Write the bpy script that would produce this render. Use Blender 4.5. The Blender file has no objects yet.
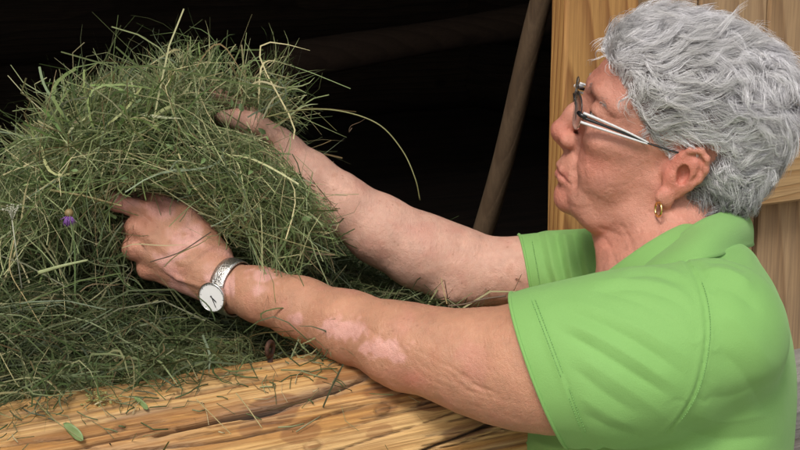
import bpy, bmesh, math, random
import numpy as np
from mathutils import Vector, Matrix
R = math.radians
rng = np.random.default_rng(11)
random.seed(11)
SC = bpy.context.scene
COL = SC.collection
F32 = np.float32

# ------------------------------------------------------------------ camera
HFOV, PITCH = 30.0, 12.0
FPX = 400.0 / math.tan(R(HFOV / 2))
CAM = np.array([0.0, 0.0, 1.70])
AX = np.array([1.0, 0, 0]); AU = np.array([0, math.sin(R(PITCH)), math.cos(R(PITCH))])
AF = np.array([0, math.cos(R(PITCH)), -math.sin(R(PITCH))])
cam_data = bpy.data.cameras.new('camera')
cam_data.sensor_fit = 'HORIZONTAL'
cam_data.angle = R(HFOV)
cam_data.clip_start = 0.02
cam_data.clip_end = 400
cam = bpy.data.objects.new('camera', cam_data)
COL.objects.link(cam)
cam.location = CAM
cam.rotation_euler = (R(90 - PITCH), 0, 0)
SC.camera = cam

# ------------------------------------------------------------------ sky, sun, exposure
SUN_EL, SUN_AZ = 52.0, 200.0          # azimuth measured from +Y towards +X: the sun stands behind the camera, to its left
world = bpy.data.worlds.new('World')
SC.world = world
world.use_nodes = True
wn = world.node_tree
bg = wn.nodes['Background']
sky = wn.nodes.new('ShaderNodeTexSky')
sky.sky_type = 'NISHITA'
sky.sun_disc = False
sky.sun_elevation = R(SUN_EL)
sky.sun_rotation = R(SUN_AZ)
sky.air_density = 1.0
sky.dust_density = 4.0
sky.ozone_density = 0.6
cloud = wn.nodes.new('ShaderNodeHueSaturation')            # thin cloud: the sky keeps its light and loses most of its blue
cloud.inputs['Saturation'].default_value = 0.40
wn.links.new(sky.outputs['Color'], cloud.inputs['Color'])
wn.links.new(cloud.outputs['Color'], bg.inputs['Color'])
bg.inputs['Strength'].default_value = 0.105
sun_data = bpy.data.lights.new('sun', 'SUN')
sun_data.energy = 1.5
sun_data.angle = R(14)
sun_data.color = (1.0, 0.95, 0.88)
sun = bpy.data.objects.new('sun', sun_data)
COL.objects.link(sun)
sd = Vector((math.sin(R(SUN_AZ)) * math.cos(R(SUN_EL)), math.cos(R(SUN_AZ)) * math.cos(R(SUN_EL)), math.sin(R(SUN_EL))))
sun.rotation_euler = sd.to_track_quat('Z', 'Y').to_euler()
SC.view_settings.view_transform = 'Standard'
SC.view_settings.look = 'None'
SC.view_settings.gamma = 1.0
SC.view_settings.use_curve_mapping = False
SC.view_settings.exposure = 0.52
SC.render.engine = 'CYCLES'
SC.cycles.use_denoising = True
SC.cycles.max_bounces = 8
SC.cycles.transparent_max_bounces = 12
SC.cycles.caustics_reflective = False
SC.cycles.caustics_refractive = False

# ------------------------------------------------------------------ helpers
def P(px, py, w):
    """a pixel of the 800 x 450 photograph at depth w (metres along the view axis) -> world point"""
    return CAM + w * AF + (px - 400.0) / FPX * w * AX - (py - 225.0) / FPX * w * AU

def to_img(p):
    q = np.asarray(p, float) - CAM
    w = q @ AF
    return 400 + FPX * (q @ AX) / w, 225 - FPX * (q @ AU) / w, w

def nrm(v):
    v = np.asarray(v, float)
    return v / np.linalg.norm(v)

_tab = np.random.default_rng(3).random((32, 32, 32)).astype(F32)
def vnoise(p, freq=1.0, seed=0):
    """smooth value noise in -1..1 at points p (n,3)"""
    q = np.asarray(p, np.float64) * freq + seed * 7.31 + 1000.0
    i = np.floor(q).astype(np.int64)
    f = q - i
    f = f * f * (3 - 2 * f)
    i &= 31
    j = (i + 1) & 31
    def T(a, b, c): return _tab[a, b, c]
    x0, y0, z0 = i[:, 0], i[:, 1], i[:, 2]; x1, y1, z1 = j[:, 0], j[:, 1], j[:, 2]
    fx, fy, fz = f[:, 0], f[:, 1], f[:, 2]
    a = T(x0, y0, z0) * (1 - fx) + T(x1, y0, z0) * fx
    b = T(x0, y1, z0) * (1 - fx) + T(x1, y1, z0) * fx
    c = T(x0, y0, z1) * (1 - fx) + T(x1, y0, z1) * fx
    d = T(x0, y1, z1) * (1 - fx) + T(x1, y1, z1) * fx
    return ((a * (1 - fy) + b * fy) * (1 - fz) + (c * (1 - fy) + d * fy) * fz) * 2 - 1

def fbm(p, freq, seed=0, oct=3):
    s = 0; a = 1.0; t = 0
    for k in range(oct):
        s = s + a * vnoise(p, freq * 2 ** k, seed + k * 3); t += a; a *= 0.5
    return s / t

def sstep(a, b, x):
    t = np.clip((x - a) / (b - a), 0, 1)
    return t * t * (3 - 2 * t)

def catmull(pts, n):
    """n samples on a Catmull-Rom spline through pts (any dimension)"""
    p = np.asarray(pts, float)
    p = np.vstack([2 * p[0] - p[1], p, 2 * p[-1] - p[-2]])
    t = np.linspace(0, len(p) - 3 - 1e-9, n)
    i = np.floor(t).astype(int); f = (t - i)[:, None]
    a, b, c, d = p[i], p[i + 1], p[i + 2], p[i + 3]
    return 0.5 * (2 * b + (c - a) * f + (2 * a - 5 * b + 4 * c - d) * f ** 2 + (3 * b - a - 3 * c + d) * f ** 3)

def mesh_from(name, verts, faces, mats=None, smooth=True, cols=None, fmat=None):
    """verts (n,3); faces (m,3|4) array or list; cols (n,3|4) point colours"""
    me = bpy.data.meshes.new(name)
    verts = np.asarray(verts, F32)
    if isinstance(faces, np.ndarray):
        n, k = faces.shape
        me.vertices.add(len(verts)); me.vertices.foreach_set('co', verts.ravel())
        me.loops.add(n * k); me.loops.foreach_set('vertex_index', faces.astype(np.int32).ravel())
        me.polygons.add(n)
        me.polygons.foreach_set('loop_start', np.arange(0, n * k, k, dtype=np.int32))
        me.update(calc_edges=True); me.validate()
    else:
        me.from_pydata([tuple(map(float, v)) for v in verts], [], [tuple(map(int, f)) for f in faces])
    if smooth:
        me.polygons.foreach_set('use_smooth', np.ones(len(me.polygons), bool))
    if cols is not None:
        c = np.ones((len(verts), 4), F32); c[:, :np.shape(cols)[1]] = cols
        at = me.color_attributes.new('Col', 'FLOAT_COLOR', 'POINT')
        at.data.foreach_set('color', c.ravel())
    for m in (mats if isinstance(mats, (list, tuple)) else [mats] if mats else []):
        me.materials.append(m)
    if fmat is not None:
        me.polygons.foreach_set('material_index', np.asarray(fmat, np.int32))
    me.update()
    return me

def link(name, me, parent=None, label=None, category=None, group=None, kind=None):
    o = bpy.data.objects.new(name, me)
    COL.objects.link(o)
    if parent is not None: o.parent = parent
    if label: o['label'] = label
    if category: o['category'] = category
    if group: o['group'] = group
    if kind: o['kind'] = kind
    return o

def empty(name, loc, label, category, group=None):
    """an Empty at the base of a thing; its parts are given in world coordinates and re-based"""
    o = link(name, None, None, label, category, group)
    o.location = [float(v) for v in loc]
    o.empty_display_size = 0.05
    return o

def part(name, me, parent, label=None):
    """mesh in world coordinates put under parent (one or two levels up), the transform kept"""
    o = link(name, me, parent, label)
    q = parent; off = Vector((0, 0, 0))
    while q is not None:
        off += q.location; q = q.parent
    o.location = -off
    return o

def tube(path, rad, n=8, caps=True, squash=None):
    """verts, faces of a tube along path with radius per point"""
    path = np.asarray(path, float); m = len(path)
    rad = np.broadcast_to(np.asarray(rad, float), (m,))
    tan = np.gradient(path, axis=0); tan /= np.linalg.norm(tan, axis=1)[:, None] + 1e-12
    ref = np.array([0.0, 0, 1]) if abs(tan[0, 2]) < 0.9 else np.array([1.0, 0, 0])
    V = []
    u = ref - tan[0] * (ref @ tan[0]); u = nrm(u)
    for i in range(m):
        u = nrm(u - tan[i] * (u @ tan[i])); v = np.cross(tan[i], u)
        a = np.arange(n) * 2 * math.pi / n
        V.append(path[i] + rad[i] * (np.cos(a)[:, None] * u + np.sin(a)[:, None] * v * (squash or 1)))
    V = np.vstack(V)
    Fc = []
    for i in range(m - 1):
        for j in range(n):
            k = (j + 1) % n
            Fc.append((i * n + j, i * n + k, (i + 1) * n + k, (i + 1) * n + j))
    if caps:
        Fc.append(tuple(range(n))[::-1]); Fc.append(tuple((m - 1) * n + j for j in range(n)))
    return V, Fc

def merge(parts):
    V = []; Fc = []; o = 0
    for v, f in parts:
        V.append(np.asarray(v)); Fc += [tuple(i + o for i in q) for q in f]; o += len(v)
    return np.vstack(V), Fc

# ------------------------------------------------------------------ node material helper
class NT:
    def __init__(s, name):
        s.m = bpy.data.materials.new(name); s.m.use_nodes = True
        s.t = s.m.node_tree; s.b = s.t.nodes['Principled BSDF']
    def n(s, typ, **kw):
        d = s.t.nodes.new('ShaderNode' + typ)
        for k, v in kw.items():
            if k in d.inputs.keys(): s.put(d.inputs[k], v)
            else: setattr(d, k, v)
        return d
    def put(s, sock, v):
        if isinstance(v, bpy.types.NodeSocket): s.t.links.new(v, sock)
        elif hasattr(v, 'outputs'): s.t.links.new(v.outputs[0], sock)
        else:
            if isinstance(v, (tuple, list)) and sock.type == 'RGBA' and len(v) == 3: v = (*v, 1)
            sock.default_value = v
    def set(s, **kw):
        for k, v in kw.items(): s.put(s.b.inputs[k.replace('_', ' ')], v)
    def attr(s, name='Col'): return s.n('Attribute', attribute_name=name).outputs['Color']
    def coord(s, which='Object'): return s.n('TexCoord').outputs[which]
    def mapping(s, v, scale=(1, 1, 1), rot=(0, 0, 0), loc=(0, 0, 0)):
        d = s.n('Mapping'); s.put(d.inputs['Vector'], v); d.inputs['Scale'].default_value = scale
        d.inputs['Rotation'].default_value = rot; d.inputs['Location'].default_value = loc
        return d.outputs[0]
    def noise(s, v, scale, detail=3, rough=0.5, dist=0.0):
        d = s.n('TexNoise'); s.put(d.inputs['Vector'], v); d.inputs['Scale'].default_value = scale
        d.inputs['Detail'].default_value = detail; d.inputs['Roughness'].default_value = rough
        d.inputs['Distortion'].default_value = dist
        return d.outputs['Fac']
    def math(s, op, a, b=0.0, c=0.0):
        d = s.n('Math', operation=op); s.put(d.inputs[0], a); s.put(d.inputs[1], b); s.put(d.inputs[2], c)
        return d.outputs[0]
    def ramp(s, v, stops, interp='LINEAR'):
        d = s.n('ValToRGB'); s.put(d.inputs[0], v); r = d.color_ramp; r.interpolation = interp
        while len(r.elements) < len(stops): r.elements.new(0.5)
        for e, (p, c) in zip(r.elements, stops):
            e.position = p; e.color = (*c, 1) if len(c) == 3 else c
        return d.outputs['Color']
    def mix(s, f, a, b, blend='MIX'):
        d = s.n('Mix', data_type='RGBA', blend_type=blend); s.put(d.inputs[0], f); s.put(d.inputs[6], a); s.put(d.inputs[7], b)
        return d.outputs[2]
    def bump(s, h, strength=0.3, dist=0.001, normal=None):
        d = s.n('Bump'); d.inputs['Strength'].default_value = strength; d.inputs['Distance'].default_value = dist
        s.put(d.inputs['Height'], h)
        if normal is not None: s.put(d.inputs['Normal'], normal)
        return d.outputs[0]

# ------------------------------------------------------------------ blended solids -> one continuous quad mesh
class Solid:
    """rounded pieces blended into one field, meshed with surface nets in sparse blocks"""
    def __init__(s): s.p = []
    def _add(s, f, lo, hi, k, op): s.p.append((f, np.asarray(lo, F32), np.asarray(hi, F32), k, op))
    def cap(s, a, b, r1, r2=None, k=0.01, op='u', flat=None):
        a = np.asarray(a, float); b = np.asarray(b, float); r2 = r1 if r2 is None else r2
        ab = (b - a).astype(F32); L = float(ab @ ab) + 1e-12; a32 = a.astype(F32)
        if flat is not None: fn = nrm(flat[0]).astype(F32); fr = 1.0 / flat[1] - 1.0
        def f(p):
            q = p - a32
            t = np.clip(q @ ab / L, 0, 1)
            q = q - t[:, None] * ab
            if flat is not None: q = q + (fr * (q @ fn))[:, None] * fn
            d = np.sqrt(np.einsum('ij,ij->i', q, q)) - (r1 + (r2 - r1) * t)
            return d * (flat[1] ** 0.5) if flat is not None and flat[1] < 1 else d
        rr = max(r1, r2) * (max(1, flat[1]) if flat is not None else 1)
        s._add(f, np.minimum(a, b) - rr, np.maximum(a, b) + rr, k, op)
    def chain(s, pts, rad, k=0.01, op='u', flat=None):
        for i in range(len(pts) - 1):
            s.cap(pts[i], pts[i + 1], rad[i], rad[i + 1], k, op, flat)
    def ell(s, c, r, axes=None, k=0.01, op='u'):
        c = np.asarray(c, float); r = np.asarray(r, float); A = np.eye(3) if axes is None else np.asarray(axes, float)
        M = A.astype(F32).T; c32 = c.astype(F32); i1 = (1 / r).astype(F32); i2 = (1 / r ** 2).astype(F32)
        def f(p):
            q = (p - c32) @ M
            k0 = np.sqrt(((q * i1) ** 2).sum(1)); k1 = np.sqrt(((q * i2) ** 2).sum(1)) + 1e-9
            return k0 * (k0 - 1) / k1
        ext = np.sqrt(((A * r[:, None]) ** 2).sum(0))
        s._add(f, c - ext, c + ext, k, op)
    def val(s, p, idx=None):
        d = np.full(len(p), 1.0, F32)
        for i in (range(len(s.p)) if idx is None else idx):
            f, lo, hi, k, op = s.p[i]
            e = f(p)
            if op == 'u':
                h = np.maximum(k - np.abs(d - e), 0) / k
                d = np.minimum(d, e) - h * h * k * 0.25
            else:
                h = np.maximum(k - np.abs(d + e), 0) / k
                d = np.maximum(d, -e) + h * h * k * 0.25
        return d
    def mesh(s, vox, N=12, region=None):
        lo = np.min([q[1] for q in s.p if q[4] == 'u'], 0) - 0.02; hi = np.max([q[2] for q in s.p if q[4] == 'u'], 0) + 0.02
        if region is not None: lo = np.maximum(lo, region[0]); hi = np.minimum(hi, region[1])
        B = N * vox
        nb = np.ceil((hi - lo) / B).astype(int)
        g = np.stack(np.meshgrid(*[np.arange(n) for n in nb], indexing='ij'), -1).reshape(-1, 3)
        cen = (lo + (g + 0.5) * B).astype(F32)
        d = np.concatenate([s.val(cen[i:i + 60000]) for i in range(0, len(cen), 60000)])
        g = g[np.abs(d) < B * 0.87 * 1.6]
        bl = np.array([q[1] - 2.5 * q[3] - 3 * vox for q in s.p]); bh = np.array([q[2] + 2.5 * q[3] + 3 * vox for q in s.p])
        loc = np.stack(np.meshgrid(*[np.arange(N + 1)] * 3, indexing='ij'), -1).reshape(-1, 3)
        cells = np.stack(np.meshgrid(*[np.arange(N)] * 3, indexing='ij'), -1).reshape(-1, 3)
        corner = np.array([(i, j, k) for i in (0, 1) for j in (0, 1) for k in (0, 1)])
        M1 = N + 1
        cidx = (cells[:, None, :] + corner[None]) @ np.array([M1 * M1, M1, 1])
        edges = [(a, b) for a in range(8) for b in range(a + 1, 8) if np.abs(corner[a] - corner[b]).sum() == 1]
        S = np.int64(4096)
        ids = []; pos = []; quads = []
        for gb in g:
            b0 = lo + gb * B; b1 = b0 + B
            idx = np.nonzero(np.all((bl < b1) & (bh > b0), axis=1))[0]
            if len(idx) == 0: continue
            v = s.val((b0 + loc * vox).astype(F32), idx)
            ins = v < 0
            if ins.all() or not ins.any(): continue
            cv = v[cidx]; ci = cv < 0; cs = ci.sum(1)
            act = np.nonzero((cs > 0) & (cs < 8))[0]
            vv = cv[act]; ii = ci[act]
            acc = np.zeros((len(act), 3)); cnt = np.zeros(len(act))
            for a, b in edges:
                m = ii[:, a] != ii[:, b]
                t = np.where(m, vv[:, a] / np.where(m, vv[:, a] - vv[:, b], 1), 0)
                acc += m[:, None] * (corner[a] + t[:, None] * (corner[b] - corner[a])); cnt += m
            gc = cells[act] + gb * N
            ids.append((gc[:, 0] * S + gc[:, 1]) * S + gc[:, 2])
            pos.append(b0 + (cells[act] + acc / cnt[:, None]) * vox)
            V3 = ins.reshape(M1, M1, M1)
            for ax in range(3):
                A = V3[:N, :N, :N]
                sh = [slice(0, N)] * 3; sh[ax] = slice(1, N + 1)
                Bv = V3[tuple(sh)]
                e = np.argwhere(A != Bv)
                if not len(e): continue
                flip = A[tuple(e.T)]
                ge = e + gb * N
                u = np.zeros(3, int); w = np.zeros(3, int); u[(ax + 1) % 3] = 1; w[(ax + 2) % 3] = 1
                q = np.stack([(c[:, 0] * S + c[:, 1]) * S + c[:, 2] for c in (ge - u - w, ge - w, ge, ge - u)], 1)
                q[~flip] = q[~flip][:, ::-1]
                quads.append(q)
        ids = np.concatenate(ids); pos = np.concatenate(pos); quads = np.concatenate(quads)
        o = np.argsort(ids); ids = ids[o]; pos = pos[o]
        qi = np.searchsorted(ids, quads); qi = np.minimum(qi, len(ids) - 1)
        ok = np.all(ids[qi] == quads, axis=1)
        return pos, qi[ok].astype(np.int64)

def vert_normals(V, Q):
    n = np.cross(V[Q[:, 2]] - V[Q[:, 0]], V[Q[:, 3]] - V[Q[:, 1]])
    N = np.zeros_like(V)
    for k in range(4):
        for c in range(3):
            N[:, c] += np.bincount(Q[:, k], n[:, c], len(V))
    return N / (np.linalg.norm(N, axis=1)[:, None] + 1e-12)

def relax(V, Q, it=1, f=0.5):
    e = np.vstack([Q[:, [0, 1]], Q[:, [1, 2]], Q[:, [2, 3]], Q[:, [3, 0]]])
    cnt = np.bincount(e[:, 0], minlength=len(V)) + np.bincount(e[:, 1], minlength=len(V))
    for _ in range(it):
        A = np.stack([np.bincount(e[:, 0], V[e[:, 1], c], len(V)) + np.bincount(e[:, 1], V[e[:, 0], c], len(V)) for c in range(3)], 1)
        V = V + f * (A / np.maximum(cnt, 1)[:, None] - V)
    return V

# ------------------------------------------------------------------ the person: frames and joints
HPITCH, HROLL = 15.0, 8.0
HX = nrm(-math.cos(R(HPITCH)) * AX + math.sin(R(HPITCH)) * AU)            # out of the face
_l = -math.sin(R(PITCH + HROLL)) * AU - math.cos(R(PITCH + HROLL)) * AF   # towards her left, the camera's side
HY = nrm(_l - HX * (_l @ HX)); HZ = np.cross(HX, HY)
HO = P(660, 150, 1.52)                                                    # between the ears
HAX = np.array([HX, HY, HZ])
def h(x, y, z): return HO + (x * HX + y * HY + z * HZ) / 1000.0           # head millimetres -> world
def hp(px, py, y):
    """the point in the plane y (head mm) that the pixel sees"""
    d = P(px, py, 1.0) - CAM
    t = ((HO + HY * y / 1000.0 - CAM) @ HY) / (d @ HY)
    return CAM + d * t
def to_head(V): return (V - HO) @ HAX.T * 1000.0

PERSON_BASE = np.array([0.31, 1.33, 0.0])
person = empty('person', PERSON_BASE, 'grey haired person in green polo shirt lifting an armful of hay over the log', 'person')

B = Solid()
def E(c, r, k=12, op='u', tilt=0.0, yaw=0.0):
    A = HAX
    if tilt or yaw:
        ct, st = math.cos(R(tilt)), math.sin(R(tilt)); cy, sy = math.cos(R(yaw)), math.sin(R(yaw))
        T = np.array([[ct, 0, st], [0, 1, 0], [-st, 0, ct]]); Y = np.array([[cy, sy, 0], [-sy, cy, 0], [0, 0, 1]])
        A = (T @ Y) @ HAX
    B.ell(h(*c), np.array(r) / 1000.0, A, k / 1000.0, op)
def C(pts, rad, k=8, op='u'):
    B.chain([h(*q) for q in pts], [q / 1000.0 for q in rad], k / 1000.0, op)
# skull and face
E((-12, 0, 45), (99, 74, 82))
E((-45, 0, 2), (54, 62, 52), 25)
E((26, 0, -14), (58, 60, 72), 22)
for s in (1, -1):
    C([(2, s * 52, -22), (10, s * 48, -58), (46, s * 33, -74), (71, s * 7, -72)], [16, 15, 14.5, 15], 14)
    E((48, s * 35, -28), (30, 25, 33), 16)                 # cheek
    E((57, s * 43, 4), (26, 20, 15), 14)                   # cheekbone
    E((55, s * 30, -62), (22, 16, 18), 12)                 # jowl
    C([(83, s * 9, 47), (76, s * 30, 49), (62, s * 48, 42)], [6, 6, 5], 14)   # brow
E((70.5, 0, -41), (25, 27, 28), 12)
E((73, 0, -72), (15.5, 19, 15), 9)
for s in (1, -1):                                          # eye sockets, lids
    E((92, s * 30, 28), (14.5, 15, 11), 14, 's')
    E((70, s * 31, 29), (14, 15.5, 13), 5)
    C([(72, s * 14, 16), (77, s * 30, 13), (68, s * 46, 16)], [5, 6, 5], 6)      # pouch
    C([(86, s * 22, 27.5), (85, s * 30, 27.5), (77, s * 44, 25.5)], [1.0, 1.9, 1.0], 1.2, 's')
# nose
C([(82, 0, 32), (93, 0, 14), (101, 0, -5)], [8.5, 9, 10.5], 9)
E((101.5, 0, -8), (10.5, 11, 10), 5)
for s in (1, -1):
    E((91, s * 13, -12), (11, 7, 8.5), 5)
    C([(98, s * 6.5, -21), (92, s * 9, -18)], [3.2, 3.0], 3, 's')
    C([(96, s * 17, -4), (83, s * 22, -12), (81, s * 21, -22)], [1.6, 2.0, 1.6], 5, 's')   # crease of the nostril wing
    C([(86, s * 23, -20), (80, s * 30, -36), (76, s * 33, -48)], [1.3, 1.4, .9], 9, 's')  # nasolabial fold
C([(101, 0, -15), (92, 0, -21)], [5, 6], 5)
# mouth
C([(79, 22, -50), (89.5, 12, -44), (93.3, 0, -42.3), (89.5, -12, -44), (79, -22, -50)], [2.0, 2.6, 2.9, 2.6, 2.0], 5)
C([(79, 21, -54), (88.5, 11, -53), (91.5, 0, -52.2), (88.5, -11, -53), (79, -21, -54)], [2.0, 3.0, 3.5, 3.0, 2.0], 5)
C([(79, 27, -52.5), (92, 13, -47.8), (97.6, 0, -46.8), (92, -13, -47.8), (79, -27, -52.5)], [.7, 1.0, 1.0, 1.0, .7], 2.2, 's')
C([(92, 9, -62.5), (96, 0, -62), (92, -9, -62.5)], [2.4, 2.6, 2.4], 6, 's')
# ears (outline traced on the near side, mirrored for the far one)
def ear(sgn):
    def q(px, py, y):
        v = to_head(hp(px, py, y)); v[1] *= sgn
        return h(*v)
    n = (HY * sgn + 0.45 * (-HX) * -1) ; n = nrm(HY * sgn + 0.35 * HX)
    B.cap(q(667, 193, 77), q(693, 166, 78), 0.0085, 0.0150, 0.005, 'u', (n, 0.38))
    B.cap(q(676, 172, 68), q(684, 165, 70), 0.012, 0.014, 0.010)
    rim = [(676, 166, 75), (682, 156, 79), (691, 150, 82), (701, 151, 84.5), (706.5, 159, 85.5), (705, 170, 84.5), (699, 180, 82.5), (690, 188, 80), (678, 195, 77)]
    B.chain([q(*v) for v in rim], [.0026, .0030, .0033, .0035, .0035, .0033, .0030, .0028, .003], .003)
    B.chain([q(*v) for v in [(690, 157, 80), (697, 163, 82), (696, 173, 82), (688, 183, 80)]], [.0022, .0027, .0028, .0024], .004)
    B.ell(q(683, 174, 80), (0.0062, 0.0065, 0.0105), np.array([nrm(HX), HY, HZ]), .004, 's')
    B.chain([q(*v) for v in [(698, 156, 85), (702, 162, 86.5), (700, 172, 86), (693, 181, 84)]], [.0016, .0018, .0018, .0014], .003, 's')
    B.cap(q(673, 175, 76), q(671, 180, 76), .0042, .004, .005)
    B.ell(q(664, 197, 79), (0.0080, 0.0046, 0.0085), HAX, .004)
ear(1); ear(-1)
# neck
B.cap(h(-24, 0, -22), P(690, 292, 1.50), .047, .058, .026)
B.cap(h(34, 0, -82), P(632, 288, 1.50), .013, .018, .022)
B.cap(h(0, 0, -66), P(662, 290, 1.50), .032, .040, .022)
for s in (1, -1):
    a = h(-14, s * 54, -44); b = P(638, 290, 1.5) + HY * s * 0.020
    B.cap(a, b, .009, .007, .016)
B.cap(h(40, 5, -96), P(617, 272, 1.485), .0045, .005, .010)       # slack cord of the throat
B.cap(h(28, 18, -98), P(624, 272, 1.472), .004, .004, .010)

# arms: centre line (pixel, pixel, depth) and radius
LARM = [(712, 330, 1.335, .060), (650, 350, 1.345, .061), (600, 361, 1.35, .060), (550, 364, 1.36, .0545), (520, 364.5, 1.37, .0522), (470, 361, 1.385, .0455), (430, 351, 1.40, .0385),
        (400, 345, 1.415, .0372), (350, 327, 1.45, .0325), (300, 308, 1.485, .0288), (262, 295.5, 1.51, .0258), (238, 288, 1.527, .0242)]
RARM = [(668, 290, 1.62, .056), (600, 276, 1.67, .050), (560, 272, 1.68, .044), (520, 271, 1.69, .0360), (480, 271, 1.70, .0372), (450, 262, 1.70, .0405), (420, 251, 1.695, .0405),
        (380, 230, 1.69, .0370), (340, 203, 1.68, .0308), (310, 178, 1.672, .0258), (287, 157, 1.668, .0235)]
for A_ in (LARM, RARM):
    B.chain([P(*q[:3]) for q in A_], [q[3] for q in A_], .016)
B.cap(P(403, 375, 1.405), P(414, 376, 1.40), .0135, .0130, .010)   # point of the elbow
B.cap(P(500, 388, 1.365), P(550, 394, 1.345), .024, .028, .03)    # soft underside of the upper arm
B.cap(P(405, 336, 1.405), P(330, 318, 1.458), .022, .012, .016)      # forearm muscle
B.cap(P(470, 288, 1.69), P(452, 292, 1.68), .014, .012, .02)
B.cap(P(300, 158, 1.652), P(345, 196, 1.655), .0055, .006, .010)  # wrist tendon of the far arm
# near hand
W0 = P(236, 287, 1.527)
MCP = [P(151, 213, 1.552), P(137, 228, 1.545), P(134, 248, 1.547), P(149, 268, 1.556)]
WR = [P(226, 272, 1.535), P(225, 280, 1.530), P(226, 289, 1.530), P(230, 298, 1.535)]
for a, b in zip(WR, MCP):
    B.cap(a, b, .0150, .0102, .011)
B.cap(P(205, 268, 1.54), P(160, 243, 1.556), .020, .020, .012)
FING = [[(151, 213, 1.552), (117, 202, 1.553), (109, 187, 1.570), (116, 176, 1.585)],
        [(137, 228, 1.545), (130, 228, 1.586), (130, 220, 1.608), (136, 214, 1.620)],
        [(134, 248, 1.547), (131, 250, 1.588), (134, 242, 1.610), (140, 238, 1.620)],
        [(149, 268, 1.556), (148, 270, 1.592), (150, 263, 1.608), (155, 259, 1.616)]]
for q, r0 in zip(FING, (.0100, .0100, .0095, .0085)):
    B.chain([P(*v) for v in q], [r0 + .0008, r0 - .0008, r0 - .0018, r0 - .0028], .004)
    B.ell(P(*q[0]) - AF * .002, (.0115, .0115, .0115), None, .006)
    B.ell(P(*q[1]), (r0, r0, r0), None, .003)
B.chain([P(218, 256, 1.545), P(186, 217, 1.556), P(158, 203, 1.570), P(134, 197, 1.590)], [.0155, .0125, .0100, .0080], .008)
B.cap(P(200, 240, 1.548), P(165, 222, 1.556), .014, .010, .014)
for m, off in zip(MCP, ((196, 262), (199, 270), (204, 279), (212, 287))):     # tendons
    B.cap(m - AF * .0085, P(off[0], off[1], 1.5225), .0033, .0024, .006)
for v in ([(190, 236, 1.531), (172, 240, 1.530), (160, 252, 1.533)], [(205, 262, 1.523), (182, 262, 1.524), (166, 258, 1.530)], [(200, 285, 1.522), (178, 278, 1.527), (163, 266, 1.535)],
          [(172, 240, 1.530), (182, 262, 1.524)]):
    B.chain([P(*q) - AF * .0010 for q in v], [.0023] * len(v), .0035)
# far hand
WF = P(285, 155, 1.668)
RF = [[(250, 116, 1.672), (228, 100, 1.656), (213, 93, 1.643), (203, 89, 1.632)],
      [(241, 129, 1.688), (213, 112, 1.702), (199, 109, 1.694), (192, 111, 1.678)],
      [(239, 141, 1.694), (212, 130, 1.708), (199, 129, 1.698), (193, 132, 1.682)],
      [(243, 152, 1.694), (220, 148, 1.704), (209, 149, 1.696), (203, 152, 1.684)]]
for q, r0 in zip(RF, (.0095, .0098, .0092, .0082)):
    B.cap(WF, P(*q[0]), .0165, .0108, .012)
    B.chain([P(*v) for v in q], [r0 + .0008, r0 - .0008, r0 - .0016, r0 - .0026], .004)
B.chain([P(279, 140, 1.657), P(255, 123, 1.638), P(238, 119, 1.632), P(223, 117, 1.630)], [.0145, .0115, .0098, .0078], .008)
# trunk (under the shirt)
B.ell(P(668, 430, 1.50), (.104, .145, .19), None, .05)
B.ell(P(697, 347, 1.50), (.060, .146, .095), None, .05)
for A_ in (LARM, RARM):
    B.cap(P(688, 290, 1.50), P(*A_[0][:3]), .048, .052, .03)
B.ell((0.265, 1.38, 1.00), (.110, .150, .16), None, .05)

BV, BQ = B.mesh(0.0017)
BV = relax(BV, BQ, 1, 0.35)
BN = vert_normals(BV, BQ)
# fine creases: elbow, neck, mouth, crow's feet, knuckles; each a set of lines pressed into the skin
bx, by, bw = to_img(BV)
HL = to_head(BV)
def seg_dist(x, y, pl):
    d = np.full(len(x), 1e9)
    for (x0, y0), (x1, y1) in zip(pl[:-1], pl[1:]):
        dx, dy = x1 - x0, y1 - y0
        t = np.clip(((x - x0) * dx + (y - y0) * dy) / (dx * dx + dy * dy + 1e-9), 0, 1)
        d = np.minimum(d, np.hypot(x - x0 - t * dx, y - y0 - t * dy))
    return d
front = (BN @ AF) < 0.15
def press(pl, amp, sig, mask):
    global BV
    idx = np.nonzero(mask & front & (bx > min(p[0] for p in pl) - 4 * sig) & (bx < max(p[0] for p in pl) + 4 * sig)
                     & (by > min(p[1] for p in pl) - 4 * sig) & (by < max(p[1] for p in pl) + 4 * sig))[0]
    d = seg_dist(bx[idx], by[idx], pl)
    BV[idx] -= BN[idx] * (amp * np.exp(-(d / sig) ** 2))[:, None]
near_arm = (bw < 1.47) & (bx < 600) & (by > 240)
head_m = (bw < 1.53) & (bx > 545) & (by < 290)
rr = np.random.default_rng(5)
for i in range(24):                                  # slack elbow skin: a fan of slanting lines
    x0 = 404 + i * 3.2 + rr.normal(0, 3); y0 = 350 + i * 1.7 + rr.normal(0, 7)
    L = rr.uniform(18, 40)
    press([(x0, y0), (x0 + L * .45, y0 + L * .36), (x0 + L, y0 + L * .55)], rr.uniform(.00015, .0005), 1.4, near_arm)
for i in range(9):
    x0 = 352 + i * 6 + rr.normal(0, 2); y0 = 318 + i * 3.4
    press([(x0, y0), (x0 + 13, y0 + 11), (x0 + 22, y0 + 22)], .00035, 1.5, near_arm)
for pl in ([(607, 116), (619, 119), (633, 118)], [(606, 121), (618, 126), (630, 128)], [(606, 126), (615, 134), (624, 140)], # crow's feet
           [(604, 84), (611, 91), (615, 99)]):
    press(pl, .0005, 1.5, head_m)
for pl in ([(571, 150), (583, 165), (586, 186)], [(582, 192), (592, 204), (597, 216)], 
           [(566, 157), (563, 166)], [(570, 158), (567, 168)], [(562, 176), (566, 184)], [(568, 204), (578, 209), (590, 207)]):
    press(pl, .0006, 2.2, head_m)
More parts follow.
